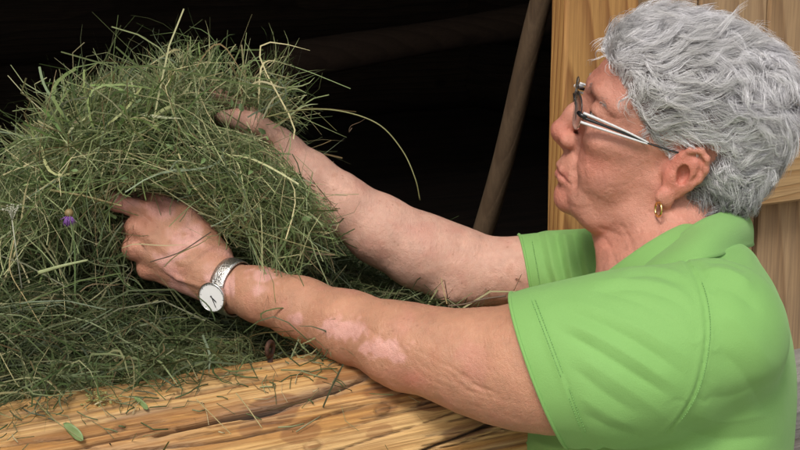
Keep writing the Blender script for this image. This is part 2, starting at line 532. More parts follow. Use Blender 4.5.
for pl in ([(596, 158), (604, 178), (604, 198)], [(612, 150), (620, 172), (618, 196)], [(630, 140), (640, 162), (640, 186)], [(603, 150), (611, 170), (611, 192)], [(574, 182), (577, 190), (576, 200)], [(645, 150), (650, 168), (648, 190)]):
    press(pl, .0003, 1.8, head_m)
for pl in ([(600, 228), (622, 236), (650, 232)], [(604, 244), (630, 252), (668, 240)], [(612, 262), (640, 262), (672, 246)], [(650, 212), (668, 222), (690, 222)], [(606, 240), (614, 256), (618, 272)], [(622, 226), (632, 244), (634, 268)]):
    press(pl, .0009, 2.3, (bw < 1.56) & (bx > 590) & (by > 205))
hand_m = (bx < 240) & (by > 180) & (bw < 1.60)
for pl in ([(112, 206), (122, 200)], [(116, 210), (125, 204)], [(140, 214), (152, 222)], [(160, 208), (164, 196)], [(163, 209), (168, 198)], [(228, 262), (222, 280), (224, 300)], [(233, 264), (228, 282), (230, 304)]):
    press(pl, .0006, 1.6, hand_m)
BV += BN * (0.00030 * fbm(BV, 190, 4, 2) + 0.0008 * fbm(BV, 45, 9, 2))[:, None]

# ---- skin colour (linear): tan arms, ruddy nose and cheeks, pale patches where the pigment is missing
n1 = fbm(BV, 60, 21, 3); n2 = fbm(BV, 25, 31, 2); n3 = fbm(BV, 180, 41, 2)
base = np.array([.455, .232, .142]); ruddy = np.array([.50, .175, .125]); pale = np.array([.63, .345, .30]); lip = np.array([.42, .13, .105]); spot = np.array([.34, .14, .07])
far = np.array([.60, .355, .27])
def lerp(a, b, t): return a + (b - a) * np.clip(t, 0, 1)[:, None]
SK = np.repeat(base[None], len(BV), 0)
is_head = (HL[:, 2] > -135) & (np.abs(HL[:, 1]) < 100) & (HL[:, 0] < 125) & (HL[:, 0] > -130) & (bx > 545)
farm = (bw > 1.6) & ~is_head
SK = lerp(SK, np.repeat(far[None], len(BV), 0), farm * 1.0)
SK = lerp(SK, np.repeat(np.array([.53, .255, .185])[None], len(BV), 0), is_head * .8)
def blob(c, r):                                           # soft spot in head millimetres
    return np.exp(-(((HL - np.array(c)) / np.array(r)) ** 2).sum(1)) * is_head
red = 0.85 * blob((104, 0, -8), (16, 20, 17)) + 0.75 * blob((62, 45, -14), (30, 26, 24)) + 0.55 * blob((80, 0, 62), (24, 60, 20)) + 0.8 * blob((-14, 80, 5), (30, 16, 32)) + 0.5 * blob((82, 10, -70), (20, 24, 18)) + .4 * blob((20, 40, -115), (40, 40, 40))
red = red * (1.0 + 0.8 * n2) + 0.16 * is_head
SK = lerp(SK, np.repeat(ruddy[None], len(BV), 0), red)
lipm = np.exp(-((HL[:, 2] + 47.5) / 5.5) ** 2) * sstep(70, 84, HL[:, 0]) * (np.abs(HL[:, 1]) < 24) * is_head
SK = lerp(SK, np.repeat(lip[None], len(BV), 0), lipm * .75)
SK = lerp(SK, np.repeat(spot[None], len(BV), 0), sstep(.42, .62, n1) * .30 + sstep(.35, .6, n3) * .10)
vit = np.zeros(len(BV))
for (cx, cy, rx, ry) in ((263, 275, 17, 9), (258, 290, 9, 8), (295, 320, 8, 8), (352, 330, 26, 13), (378, 348, 26, 11), (330, 325, 10, 8), (398, 358, 10, 6)):
    vit = np.maximum(vit, np.exp(-(((bx - cx) / rx) ** 2 + ((by - cy) / ry) ** 2) * .9) * (bw < 1.56) * (bx < 520))
vit = sstep(.28, .78, vit + .40 * n1 + .42 * n3)
hv = ((bx < 235) & (by > 180) & (bw < 1.60)) * sstep(-.10, .22, n2 + .5 * n1 + (180 - bx) / 260.0)
SK = lerp(SK, np.repeat(pale[None], len(BV), 0), np.maximum(vit * .95, hv * .95) * .82)
knk = np.zeros(len(BV))
for m in MCP + [P(117, 202, 1.55)]: knk = np.maximum(knk, np.exp(-((np.linalg.norm(BV - m, axis=1) / .016) ** 2)))
knk = np.maximum(knk, np.exp(-(((bx - 412) / 14) ** 2 + ((by - 380) / 9) ** 2)) * near_arm)
SK = lerp(SK, np.repeat(np.array([.56, .20, .15])[None], len(BV), 0), knk * .6)
SK *= (1 + .14 * n2 + .13 * n1 + .09 * n3)[:, None]
SK = lerp(SK, np.repeat(np.array([.52, .22, .17])[None], len(BV), 0), sstep(.05, .5, fbm(BV, 38, 131, 3)) * .35)
# hair line (head mm): where hair grows
def hair_field(H):
    x, y, z = H[:, 0], np.abs(H[:, 1]), H[:, 2]
    # boundary of the hairline: front limit as a function of height; skin before it
    front_lim = np.interp(z, [-60, -45, -20, 0, 12, 25, 40, 55, 70, 85, 100], [-52, -40, -26, -20, -6, 20, 37, 50, 66, 92, 110])
    return front_lim - x                                   # > 0: hair
hf = hair_field(HL)
scalp = is_head * sstep(-3, 4, hf) * (HL[:, 2] > -62) * (np.linalg.norm((HL - np.array([-12, 0, 45])) / np.array([99, 74, 82]), axis=1) < 1.25) * 1.0
earm = (np.abs(HL[:, 1]) > 70) & (HL[:, 2] < 38) & (HL[:, 2] > -40) & (np.abs(HL[:, 0] + 12) < 34)
scalp = scalp * ~earm
SK = lerp(SK, np.repeat(np.array([.20, .185, .18])[None], len(BV), 0), scalp * .9)

def skin_material():
    t = NT('skin')
    c = t.attr('Col'); o = t.coord('Object')
    fine = t.noise(o, 420, 4, .6); mott = t.noise(o, 110, 4, .7); crepe = t.noise(t.mapping(o, (1, .35, .6), (.4, .3, .9)), 330, 3, .6)
    fr = t.n('TexVoronoi', feature='F1'); t.put(fr.inputs['Vector'], o); fr.inputs['Scale'].default_value = 130
    cc = t.mix(t.math('MULTIPLY', t.ramp(mott, [(.42, (0, 0, 0)), (.72, (1, 1, 1))]), .22), c, (.46, .15, .10))
    cc = t.mix(t.math('MULTIPLY', t.ramp(fine, [(.5, (0, 0, 0)), (.75, (1, 1, 1))]), .18), cc, (.62, .38, .28))
    frk = t.math('MULTIPLY', t.ramp(fr.outputs['Distance'], [(.10, (1, 1, 1)), (.24, (0, 0, 0))]), t.ramp(t.noise(o, 60, 2), [(.5, (0, 0, 0)), (.62, (1, 1, 1))]))
    cc = t.mix(t.math('MULTIPLY', frk, .40), cc, (.27, .11, .06))
    v = t.n('TexVoronoi', feature='DISTANCE_TO_EDGE'); t.put(v.inputs['Vector'], o); v.inputs['Scale'].default_value = 620
    hgt = t.math('ADD', t.math('ADD', t.math('MULTIPLY', t.math('MINIMUM', v.outputs[0], .25), 1.6), t.math('MULTIPLY', fine, 1.2)), t.math('MULTIPLY', crepe, 2.2))
    t.set(Base_Color=cc, Roughness=t.math('MULTIPLY_ADD', fine, .22, .40), Normal=t.bump(hgt, .55, .0008))
    t.b.inputs['Subsurface Weight'].default_value = .10
    t.b.inputs['Subsurface Radius'].default_value = (1.0, .35, .18)
    t.b.inputs['Subsurface Scale'].default_value = .006
    t.b.inputs['Specular IOR Level'].default_value = .38
    return t.m
SKIN = skin_material()
# eyes
def sphere_vf(c, r, n=24, m=14, ax=None):
    A = np.eye(3) if ax is None else ax
    V = []; Fc = []
    for i in range(m + 1):
        th = math.pi * i / m
        for j in range(n):
            ph = 2 * math.pi * j / n
            V.append(np.asarray(c) + (np.array([math.cos(th), math.sin(th) * math.cos(ph), math.sin(th) * math.sin(ph)]) * r) @ A)
    for i in range(m):
        for j in range(n):
            k = (j + 1) % n
            Fc.append((i * n + j, (i + 1) * n + j, (i + 1) * n + k, i * n + k))
    return np.array(V), Fc
te = NT('eye'); tc = te.attr('Col'); te.set(Base_Color=tc, Roughness=.08)
for s in (1, -1):
    V, Fc = sphere_vf(h(70.5, s * 31, 29.2), .0128, 32, 40, HAX)
    d = (V - h(70.5, s * 31, 29.2)) @ HX / .0128
    ec = np.where(d[:, None] > .965, np.array([[.01, .01, .01]]), np.where(d[:, None] > .88, np.array([[.10, .12, .13]]), np.array([[.70, .66, .62]])))
    part('eye', mesh_from('eye', V, Fc, te.m, True, ec), person)

# ------------------------------------------------------------------ polo shirt
S = Solid()
LSL = [(712, 338, 1.345, .066), (650, 354, 1.348, .0745), (600, 361, 1.352, .0745), (550, 364, 1.36, .0665), (505, 366, 1.37, .0625)]
RSL = [(668, 290, 1.62, .060), (600, 277, 1.67, .0510), (560, 273, 1.68, .0435), (510, 269, 1.69, .0380)]
S.ell(P(668, 430, 1.50), (.119, .160, .21), None, .05)
S.ell(P(698, 345, 1.50), (.069, .158, .105), None, .05)
S.ell(P(598, 458, 1.52), (.092, .105, .10), None, .04)
S.chain([P(*q[:3]) for q in LSL], [q[3] for q in LSL], .02)
S.chain([P(*q[:3]) for q in RSL], [q[3] for q in RSL], .02)
S.cap(P(696, 312, 1.49), P(712, 326, 1.36), .038, .055, .03)
S.cap(P(692, 308, 1.52), P(668, 290, 1.61), .036, .050, .03)
S.ell((0.265, 1.375, 1.00), (.125, .175, .17), None, .06)
S.cap((0.270, 1.375, 1.00), (0.275, 1.37, 0.86), .130, .145, .05)
S.cap(P(606, 212, 1.50), P(650, 268, 1.485), .054, .050, .012, 's')      # the open neck
SV, SQ = S.mesh(0.0022)
SV = relax(SV, SQ, 2, 0.5)
SN = vert_normals(SV, SQ)
sx, sy, sw = to_img(SV)
sfront = (SN @ AF) < 0.25
disp = np.zeros(len(SV))
def fold(pl, amp, sig, mask=None, taper=True):
    """a ridge (+) or a valley (-) of the cloth along a line, fading at its ends"""
    pl = catmull([np.array(q, float) for q in pl], 24) if len(pl) > 2 else np.array(pl, float)
    m = sfront & (sw < 1.56) & (sx > pl[:, 0].min() - 3 * sig) & (sx < pl[:, 0].max() + 3 * sig) & (sy > pl[:, 1].min() - 3 * sig) & (sy < pl[:, 1].max() + 3 * sig)
    if mask is not None: m &= mask
    i = np.nonzero(m)[0]
    if not len(i): return
    d = seg_dist(sx[i], sy[i], pl)
    a = amp * (.5 * np.exp(-(d / sig) ** 2) + .5 * np.exp(-np.abs(d) / (.55 * sig)))
    if taper:
        L = np.linalg.norm(pl[-1] - pl[0]); t = ((sx[i] - pl[0, 0]) * (pl[-1, 0] - pl[0, 0]) + (sy[i] - pl[0, 1]) * (pl[-1, 1] - pl[0, 1])) / L ** 2
        a = a * sstep(-.05, .25, t) * sstep(1.05, .7, t)
    disp[i] += a
slv = (sw < 1.45)
# creases of the near sleeve, from the armhole down to the hem
for pl, a, s_ in (
    ([(556, 318), (600, 338), (640, 362), (684, 392)], .0045, 6), ([(552, 326), (596, 350), (640, 378), (676, 400)], -.0045, 5),
    ([(562, 298), (606, 312), (650, 334), (696, 364)], .0040, 8), ([(560, 308), (604, 325), (646, 348), (690, 380)], -.0038, 5),
    ([(580, 288), (622, 296), (664, 314), (700, 342)], -.0028, 6), ([(590, 281), (640, 281), (680, 292), (700, 318)], .0042, 7),
    ([(596, 290), (640, 289), (676, 300), (694, 318)], -.0036, 4.5), ([(612, 274), (650, 268), (682, 276), (696, 292)], .0042, 5),
    ([(622, 279), (652, 275), (680, 283)], -.0034, 3.6), ([(572, 352), (612, 378), (650, 404), (672, 424)], .0030, 8),
    ([(568, 364), (606, 394), (640, 416)], -.0030, 6), ([(574, 392), (604, 412), (640, 430)], .0026, 7),
    ([(580, 412), (612, 428), (648, 440)], -.0026, 6), ([(530, 322), (546, 356), (560, 400)], -.0012, 7),
    ([(645, 300), (676, 318), (698, 350)], .0020, 6)):
    fold(pl, a * .50, s_, slv)
# body: drag lines from the armhole over the back, folds under the arm
for pl, a, s_ in (
    ([(704, 262), (726, 262), (752, 272)], -.0030, 5), ([(700, 270), (728, 272), (756, 288)], .0030, 7), ([(708, 285), (735, 292), (764, 315)], -.0022, 8),
    ([(712, 256), (738, 250), (760, 262)], .0030, 5), ([(716, 310), (745, 330), (775, 372)], .0022, 12), ([(712, 345), (742, 372), (770, 420)], -.0022, 12),
    ([(690, 415), (728, 420), (780, 410)], .0028, 11), ([(676, 430), (720, 440), (780, 436)], -.0030, 9), ([(600, 446), (612, 460), (616, 480)], -.004, 5), ([(590, 446), (600, 462), (604, 480)], .003, 5),
    ([(530, 440), (560, 448), (590, 446)], .003, 6), ([(520, 448), (560, 458), (600, 456)], -.003, 5), ([(700, 398), (735, 396), (785, 378)], -.0018, 10)):
    fold(pl, a, s_)
SEAM = catmull([(684, 258), (696, 276), (704, 300), (707, 328), (704, 358), (697, 386), (685, 410), (668, 432)], 60)
fold(SEAM, -.0016, 1.7, sw < 1.50, False)
fold(SEAM + np.array([4.0, 0]), .0007, 2.2, sw < 1.50, False)
fold(SEAM + np.array([-5.0, 1]), .0008, 3.0, sw < 1.50, False)
HEM_A, HEM_B = np.array([514., 303.]), np.array([568., 445.])
hd = (HEM_B - HEM_A) / np.linalg.norm(HEM_B - HEM_A); hn = np.array([hd[1], -hd[0]])
fold([HEM_A + hn * 21, HEM_B + hn * 21], -.0007, 1.6, slv, False)
fold([HEM_A + hn * 17, HEM_B + hn * 17], .0006, 2.0, slv, False)
# far sleeve: drawn-up creases parallel to the hem
fs = sw > 1.56
def ffold(pl, amp, sig):
    i = np.nonzero(sfront & fs & (sx < 625) & (sy < 320))[0]
    disp[i] += amp * np.exp(-(seg_dist(sx[i], sy[i], pl) / sig) ** 2)
for k, a in enumerate((-.0016, .0024, -.0030, .0030, -.0026, .0028, -.0024)):
    ffold([(538 + k * 9, 236), (545 + k * 8.5, 268), (556 + k * 7.5, 300)], a, 3.0)
for i in range(16):                                        # small puckers along the armhole
    q = SEAM[3 + i * 3]; L_ = rr.uniform(10, 24); s_ = rr.choice([-1, 1])
    fold([q, q + np.array([s_ * L_ * .6, L_ * .25 * rr.normal(1, .6)]), q + np.array([s_ * L_, L_ * .5 * rr.normal(.8, .6)])], rr.uniform(-.0013, .0013), 2.6, sw < 1.5)
disp += .0012 * fbm(SV, 14, 3, 2) + .0007 * fbm(SV, 40, 6, 2)
SV = SV + SN * disp[:, None]

# the body stays under the cloth wherever the cloth covers it
sv = np.concatenate([S.val(BV[i:i + 60000].astype(F32)) for i in range(0, len(BV), 60000)])
_ha = P(*HEM_A, 1.365)
cov = (sv < .02) & (sv > -.012) & ~((bw < 1.452) & (bx < HEM_A[0] + (by - HEM_A[1]) * (HEM_B[0] - HEM_A[0]) / (HEM_B[1] - HEM_A[1]) + 6)) & ~((bw > 1.6) & (bx < 532))
coll = np.linalg.norm(np.cross(BV - h(-24, 0, -22), nrm(P(690, 292, 1.50) - h(-24, 0, -22))), axis=1)
cov &= ~(((coll < .088) | (bx < 655)) & (by < 320) & (bx > 570) & (bx < 730) & (bw < 1.60) & (bw > 1.40))
BV[cov] -= BN[cov] * (sv[cov] + .012)[:, None]
body = part('body', mesh_from('body', BV, BQ, SKIN, True, SK), person)
tf = NT('green_pique'); o_ = tf.coord('Object')
wv = tf.n('TexVoronoi', feature='F1'); tf.put(wv.inputs['Vector'], o_); wv.inputs['Scale'].default_value = 900
big = tf.noise(o_, 9, 3, .55); fin = tf.noise(o_, 700, 2, .5)
gc = tf.mix(tf.ramp(big, [(.3, (0, 0, 0)), (.75, (1, 1, 1))]), (.175, .365, .090), (.195, .390, .105))
gc = tf.mix(tf.math('MULTIPLY', fin, .25), gc, (.22, .45, .14))
tf.set(Base_Color=gc, Roughness=.80, Normal=tf.bump(tf.math('ADD', wv.outputs[0], fin), .24, .0006))
tf.b.inputs['Sheen Weight'].default_value = .25
tf.b.inputs['Sheen Roughness'].default_value = .5
tf.b.inputs['Sheen Tint'].default_value = (.6, .9, .5, 1)
GREEN = tf.m

bm = bmesh.new()
me0 = mesh_from('shirt0', SV, SQ)
bm.from_mesh(me0); bpy.data.meshes.remove(me0)
def snip(p0, n, sel):
    """open the cloth along the plane (p0, n) among the faces sel: what lies beyond is removed, the edge stays clean"""
    p0 = Vector(p0); n = Vector(n)
    co = np.array([f.calc_center_median() for f in bm.faces])
    keep = sel(co)
    fs_ = [f for f, k in zip(bm.faces, keep) if k]
    geom = list({v for f in fs_ for v in f.verts}) + list({e for f in fs_ for e in f.edges}) + fs_
    bmesh.ops.bisect_plane(bm, geom=geom, dist=1e-5, plane_co=p0, plane_no=n)
    co = np.array([f.calc_center_median() for f in bm.faces])
    kill = sel(co) & (((co - np.array(p0)) @ np.array(n)) > 0)
    bmesh.ops.delete(bm, geom=[f for f, k in zip(bm.faces, kill) if k], context='FACES')
ha, hb = P(*HEM_A, 1.365), P(*HEM_B, 1.365)
hn3 = nrm(np.cross(hb - ha, AF + 0.18 * AX)); hn3 = hn3 if hn3 @ AX < 0 else -hn3
def near_l(co):
    x, y, w = to_img(co)
    ax = P(505, 371, 1.37); r = np.linalg.norm(co - ax, axis=1)
    a_ = P(600, 361, 1.352); u_ = nrm(ax - a_); q_ = co - a_
    return (r < .105) & (w < 1.452) & (np.linalg.norm(q_ - (q_ @ u_)[:, None] * u_, axis=1) < .080)
snip(ha, hn3, near_l)
fa, fb = P(519, 238, 1.69), P(529, 300, 1.69)
fn3 = nrm(np.cross(fb - fa, AF)); fn3 = fn3 if fn3 @ AX < 0 else -fn3
snip(fa, fn3, lambda co: (to_img(co)[0] < 545) & (to_img(co)[2] > 1.6))
snip((0, 0, .86), (0, 0, -1), lambda co: co[:, 2] < 1.0)
meS = bpy.data.meshes.new('polo_shirt'); bm.to_mesh(meS); bm.free()
meS.polygons.foreach_set('use_smooth', np.ones(len(meS.polygons), bool))
meS.materials.append(GREEN)
shirt = part('polo_shirt', meS, person)
md = shirt.modifiers.new('cloth', 'SOLIDIFY'); md.thickness = .0018; md.offset = -1

# turned hems of the sleeves
def hem_roll(p0, n, sel):
    co = np.array([v.co for v in meS.vertices])
    k = (np.abs((co - p0) @ n) < 4e-5) & sel(co)
    q = co[k]; c = q.mean(0); u = nrm(AU - n * (AU @ n)); v = np.cross(n, u)
    a = np.arctan2((q - c) @ v, (q - c) @ u); o_ = np.argsort(a); q = q[o_]; a = a[o_]
    r_ = np.linalg.norm(q - c, axis=1); A2 = np.linspace(-math.pi, math.pi, 161)[:-1]
    r2 = np.interp(A2, np.r_[a - 2 * math.pi, a, a + 2 * math.pi], np.r_[r_, r_, r_])
    for _ in range(3): r2 = (np.roll(r2, 1) + r2 + np.roll(r2, -1)) / 3
    ring = c + r2[:, None] * (np.cos(A2)[:, None] * u + np.sin(A2)[:, None] * v) - n * .0004
    V, Fc = tube(np.vstack([ring, ring[:1]]), .0017, 8, False)
    link('sleeve_hem', mesh_from('sleeve_hem', V, Fc, GREEN), shirt)
hem_roll(ha, hn3, near_l)
hem_roll(fa, fn3, lambda co: (to_img(co)[0] < 545) & (to_img(co)[2] > 1.6))
# rows of stitches along hem and armhole
fidx = np.nonzero(sfront)[0]
def on_cloth(px, py, wmax=1.5, wmin=0):
    d = np.hypot(sx[fidx] - px, sy[fidx] - py) + 1e3 * (sw[fidx] > wmax) + 1e3 * (sw[fidx] < wmin)
    k = fidx[np.argsort(d)[:4]]
    w_ = np.mean(sw_now[k]); return P(px, py, w_ - .0018)
sw_now = to_img(SV)[2]
tst = NT('thread'); tst.set(Base_Color=(.20, .44, .13), Roughness=.7)
st = []
def stitch_row(a, step, **kw):
    a = np.asarray(a, float); L = np.r_[0, np.cumsum(np.linalg.norm(np.diff(a, axis=0), axis=1))]
    for u0 in np.arange(0, L[-1] - step, step):
        q = [np.array([np.interp(u, L, a[:, 0]), np.interp(u, L, a[:, 1])]) for u in (u0, u0 + step * .62)]
        st.append(tube([on_cloth(*q[0], **kw), on_cloth(*q[1], **kw)], .00034, 4))
for off in (17.5, 21.0): stitch_row(np.linspace(HEM_A + hn * off + hd * 4, HEM_B + hn * off - hd * 3, 30), 2.6, wmax=1.45)
stitch_row(SEAM[4:56] + np.array([3.4, 0]), 2.6)
stitch_row([(532, 241), (536, 262), (541, 292)], 2.4, wmax=2, wmin=1.6)
V, Fc = merge(st); o = link('stitching', mesh_from('stitching', V, Fc, tst.m), shirt); o['kind'] = 'stuff'
# collar: a stand inside, folded over along its top edge, the outer leaf lying on the shoulders
K = 90
ft = catmull([P(*q) for q in [(613, 300, 1.452), (622, 288, 1.441), (637, 271, 1.432), (656, 255, 1.427), (681, 236, 1.428), (702, 222, 1.438), (724, 214, 1.466), (738, 212, 1.515), (730, 208, 1.56), (702, 212, 1.592), (660, 228, 1.600), (632, 250, 1.588), (612, 278, 1.562)]], K)
ol = catmull([P(*q) for q in [(600, 322, 1.420), (618, 306, 1.398), (640, 287, 1.384), (664, 271, 1.366), (694, 261, 1.358), (717, 257, 1.378), (739, 250, 1.438), (753, 246, 1.515), (748, 243, 1.578), (712, 240, 1.625), (665, 258, 1.636), (630, 280, 1.622), (600, 308, 1.585)]], K)
axn = P(675, 250, 1.512)
ib = ft - np.array([0, 0, .040]) + (axn - ft) * np.array([.10, .10, 0])
rows = []
out = ft - axn; out[:, 2] *= 0.3; out /= np.linalg.norm(out, axis=1)[:, None]
for t in np.linspace(0, 1, 7): rows.append(ib + (ft - out * .0022 - ib) * t)
rows.append(ft + np.array([0, 0, .0016]))
for t in np.linspace(0.05, 1, 12):
    b = ft + out * .0016
    rows.append(b + (ol - b) * t + (out * .006 + np.array([0, 0, .004])) * math.sin(math.pi * min(t * 1.05, 1)))
CV = np.array(rows)
CV += out[None] * (.0010 * np.sin(np.linspace(0, 9, K)))[None, :, None] * np.linspace(0, 1, len(rows))[:, None, None]
nr = len(rows)
gi = np.arange(nr * K).reshape(nr, K)
CQ = np.stack([gi[:-1, :-1], gi[:-1, 1:], gi[1:, 1:], gi[1:, :-1]], -1).reshape(-1, 4)
collar = link('collar', mesh_from('collar', CV.reshape(-1, 3), CQ, GREEN), shirt)
md = collar.modifiers.new('cloth', 'SOLIDIFY'); md.thickness = .0022; md.offset = 0
# trousers and shoes, below the frame
T = Solid()
T.ell((0.29, 1.375, .93), (.140, .165, .13), None, .04)
for s, yy, xx in ((1, 1.285, .27), (-1, 1.455, .34)):
    T.chain([(0.29, 1.375 - s * .08, .90), (xx, yy, .50), (xx + .02, yy, .07)], [.088, .066, .056], .03)
TV, TQ = T.mesh(0.009)
td = NT('dark_cloth'); td.set(Base_Color=(.03, .035, .05), Roughness=.9)
part('trousers', mesh_from('trousers', TV, TQ, td.m), person)
for yy, xx in ((1.285, .27), (1.455, .34)):
    T = Solid()
    T.cap((xx + .03, yy, .045), (xx - .14, yy, .035), .045, .040, .02)
    T.cap((xx + .02, yy, .09), (xx + .02, yy, .05), .052, .05, .02)
    T.ell((xx - .05, yy, -.05), (.3, .2, .05), None, .005, 's')
    V, Q = T.mesh(0.006)
    part('shoe', mesh_from('shoe', V, Q, td.m), person)

# ------------------------------------------------------------------ hair
def strands_mesh(name, paths, rad, cols, mat):
    """paths (n,m,3), rad (n,m), cols (n,3) -> three-sided tapered strands in one mesh"""
    n, m, _ = paths.shape
    tan = np.gradient(paths, axis=1); tan /= np.linalg.norm(tan, axis=2, keepdims=True) + 1e-12
    ref = nrm(np.array([.3, .5, .8])); u = np.cross(tan, ref); u /= np.linalg.norm(u, axis=2, keepdims=True) + 1e-9
    v = np.cross(tan, u)
    V = np.stack([paths + rad[..., None] * (math.cos(a) * u + math.sin(a) * v) for a in (0, 2.094, 4.189)], 2)   # n,m,3,3
    g = np.arange(n * m * 3).reshape(n, m, 3)
    Q = []
    for j in range(3):
        k = (j + 1) % 3
        Q.append(np.stack([g[:, :-1, j], g[:, :-1, k], g[:, 1:, k], g[:, 1:, j]], -1).reshape(-1, 4))
    return mesh_from(name, V.reshape(-1, 3), np.vstack(Q), mat, True, np.repeat(cols, m * 3, 0))

hr = np.random.default_rng(17)
cand = np.nonzero((scalp > .5))[0]
def grow(roots, nors, M=7, jit=.0):
    """wavy strands combed back from the face; roots, normals in world"""
    H = to_head(roots); n = len(roots)
    x, y, z = H[:, 0], H[:, 1], H[:, 2]
    topness = sstep(35, 105, z); nape = sstep(5, -50, z); frontn = sstep(20, 62, x) * sstep(30, 70, z)
    side = np.sign(y) * sstep(20, 60, np.abs(y))
    L = .040 + .020 * topness + .002 * frontn - .008 * nape
    L = L * hr.uniform(.8, 1.15, n) * (1 - hr.uniform(0, .45, n) * nape)
    L *= 1 - .55 * sstep(72, 82, x)
    burn = sstep(0, 14, x) * sstep(45, 20, z)              # short hair before the ear
    L *= 1 - .55 * burn
    fl = np.stack([-1.0 + .30 * frontn, .12 * side, .25 * frontn + .10 * topness - .55 * sstep(40, -20, z) - .45 * nape], 1)
    back = sstep(-50, -105, x)
    fl[:, 2] -= .9 * back * (1 - topness * .4); fl[:, 0] += .55 * back + .1 * nape
    nz = np.stack([vnoise(roots, 42, 50 + k) for k in range(3)], 1)
    nz2 = np.stack([vnoise(roots, 110, 60 + k) for k in range(3)], 1)
    fl = fl + .80 * nz + .65 * nz2 + jit * hr.normal(size=(n, 3))
    F = fl @ HAX
    F -= nors * (F * nors).sum(1)[:, None] * .8
    F /= np.linalg.norm(F, axis=1)[:, None]
    lift = (.78 + .38 * topness + .10 * frontn - .45 * nape - .5 * burn) * (1 + .35 * vnoise(roots, 60, 77))
    ph = 3.0 * vnoise(roots, 35, 81) + hr.normal(0, .25, n)
    sidev = np.cross(F, nors)
    p = roots - nors * .001
    out_ = [p]
    for k in range(M - 1):
        t = k / (M - 2)
        w = np.sin(ph + t * 4.6)
        a = lift * (1.05 - 1.45 * t)
        d = F * (.55 + .65 * t) + nors * (a + .35 * np.cos(ph * 1.7 + t * 5.5) * t)[:, None] + sidev * (1.05 * w * (.35 + t))[:, None]
        d /= np.linalg.norm(d, axis=1)[:, None]
        p = p + d * (L / (M - 1))[:, None]
        out_.append(p)
    return np.stack(out_, 1)
def hair_colour(roots, n):
    H = to_head(roots)
    g = hr.beta(3.2, 1.7, n)
    lock = vnoise(roots, 70, 90) * .5 + .5
    nape = sstep(22, -32, H[:, 2]) * sstep(10, -40, H[:, 0])
    streak = sstep(.1, .6, vnoise(roots * np.array([1, 1, 1.0]), 28, 95))
    v = .30 + .86 * g * (.55 + .6 * lock) - .34 * streak * g - .78 * nape * (.4 + lock)
    v = np.clip(v, .03, .93)
    fr = sstep(20, 70, H[:, 0])
    v = np.clip(v + .10 * fr, .02, .94)
    tint = np.stack([np.ones(n), .985 + 0 * v, .97 + .06 * lock], 1)
    return v[:, None] * tint
NC = 1500
ci = hr.choice(cand, NC, replace=False)
croot, cnor = BV[ci], BN[ci]
cpath = grow(croot, cnor, 7, .35)
NS = 27000
si = hr.choice(cand, NS, replace=True)
sroot = BV[si] + hr.normal(0, .0008, (NS, 3)); snor = BN[si]
own = grow(sroot, snor, 7, .12)
near = np.empty(NS, int)
for i in range(0, NS, 4000):
    d2 = ((sroot[i:i + 4000, None, :] - croot[None]) ** 2).sum(2)
    near[i:i + 4000] = d2.argmin(1)
t = np.linspace(0, 1, 7)[None, :, None]
cl = cpath[near] + (sroot - croot[near])[:, None, :] * (1 - .72 * t)
wgt = (sstep(0, .6, t) * .78) * np.where(hr.random(NS) < .88, 1, .15)[:, None, None]
hp_ = own * (1 - wgt) + cl * wgt
ln = hr.uniform(.72, 1.0, NS)[:, None, None]
hp_ = hp_[:, :1] + (hp_ - hp_[:, :1]) * ln
# keep strands outside the skull
Hh = to_head(hp_.reshape(-1, 3)); el = (Hh - np.array([-12, 0, 45])) / np.array([101, 76, 84])
rl = np.linalg.norm(el, axis=1); inside = (rl < 1) & (Hh[:, 2] > 0)
Hh[inside] = np.array([-12, 0, 45]) + (el[inside] / rl[inside, None]) * np.array([101, 76, 84])
hp_ = (HO + Hh @ HAX / 1000.0).reshape(hp_.shape)
hrad = (.00022 * (1 - .7 * np.linspace(0, 1, 7) ** 2))[None] * hr.uniform(.7, 1.2, NS)[:, None]
th = NT('hair')
th.set(Base_Color=th.attr('Col'), Roughness=.42)
th.b.inputs['Specular IOR Level'].default_value = .45
hair = part('hair', strands_mesh('hair', hp_, hrad, hair_colour(sroot, NS), th.m), person)
# eyebrows: short sparse hairs
for s in (1, -1):
    eb = []
    for q in range(220):
        t_ = hr.random(); x = 88 - 16 * t_ ** 1.6; y = 12 + 34 * t_; z = 47 + 4 * math.sin(math.pi * t_) - 5 * t_ + hr.normal(0, 1.8)
        a = np.array([x + .5, s * y, z]); d = np.array([-.25 - .4 * t_, s * (.8), .35 - .6 * t_]) + hr.normal(0, .18, 3)
        L = hr.uniform(5, 8)
        eb.append([h(*(a + d / np.linalg.norm(d) * L * u + np.array([1.6 * math.sin(u * 2.2), 0, 0]))) for u in (0, .35, .7, 1)])
    eb = np.array(eb)
    part('eyebrow', strands_mesh('eyebrow', eb, np.repeat(np.array([[.00022, .0002, .00015, .00005]]), len(eb), 0), np.clip(hr.normal(.35, .12, (len(eb), 1)), .08, .7) * np.array([[1, .95, .9]]), th.m), person)

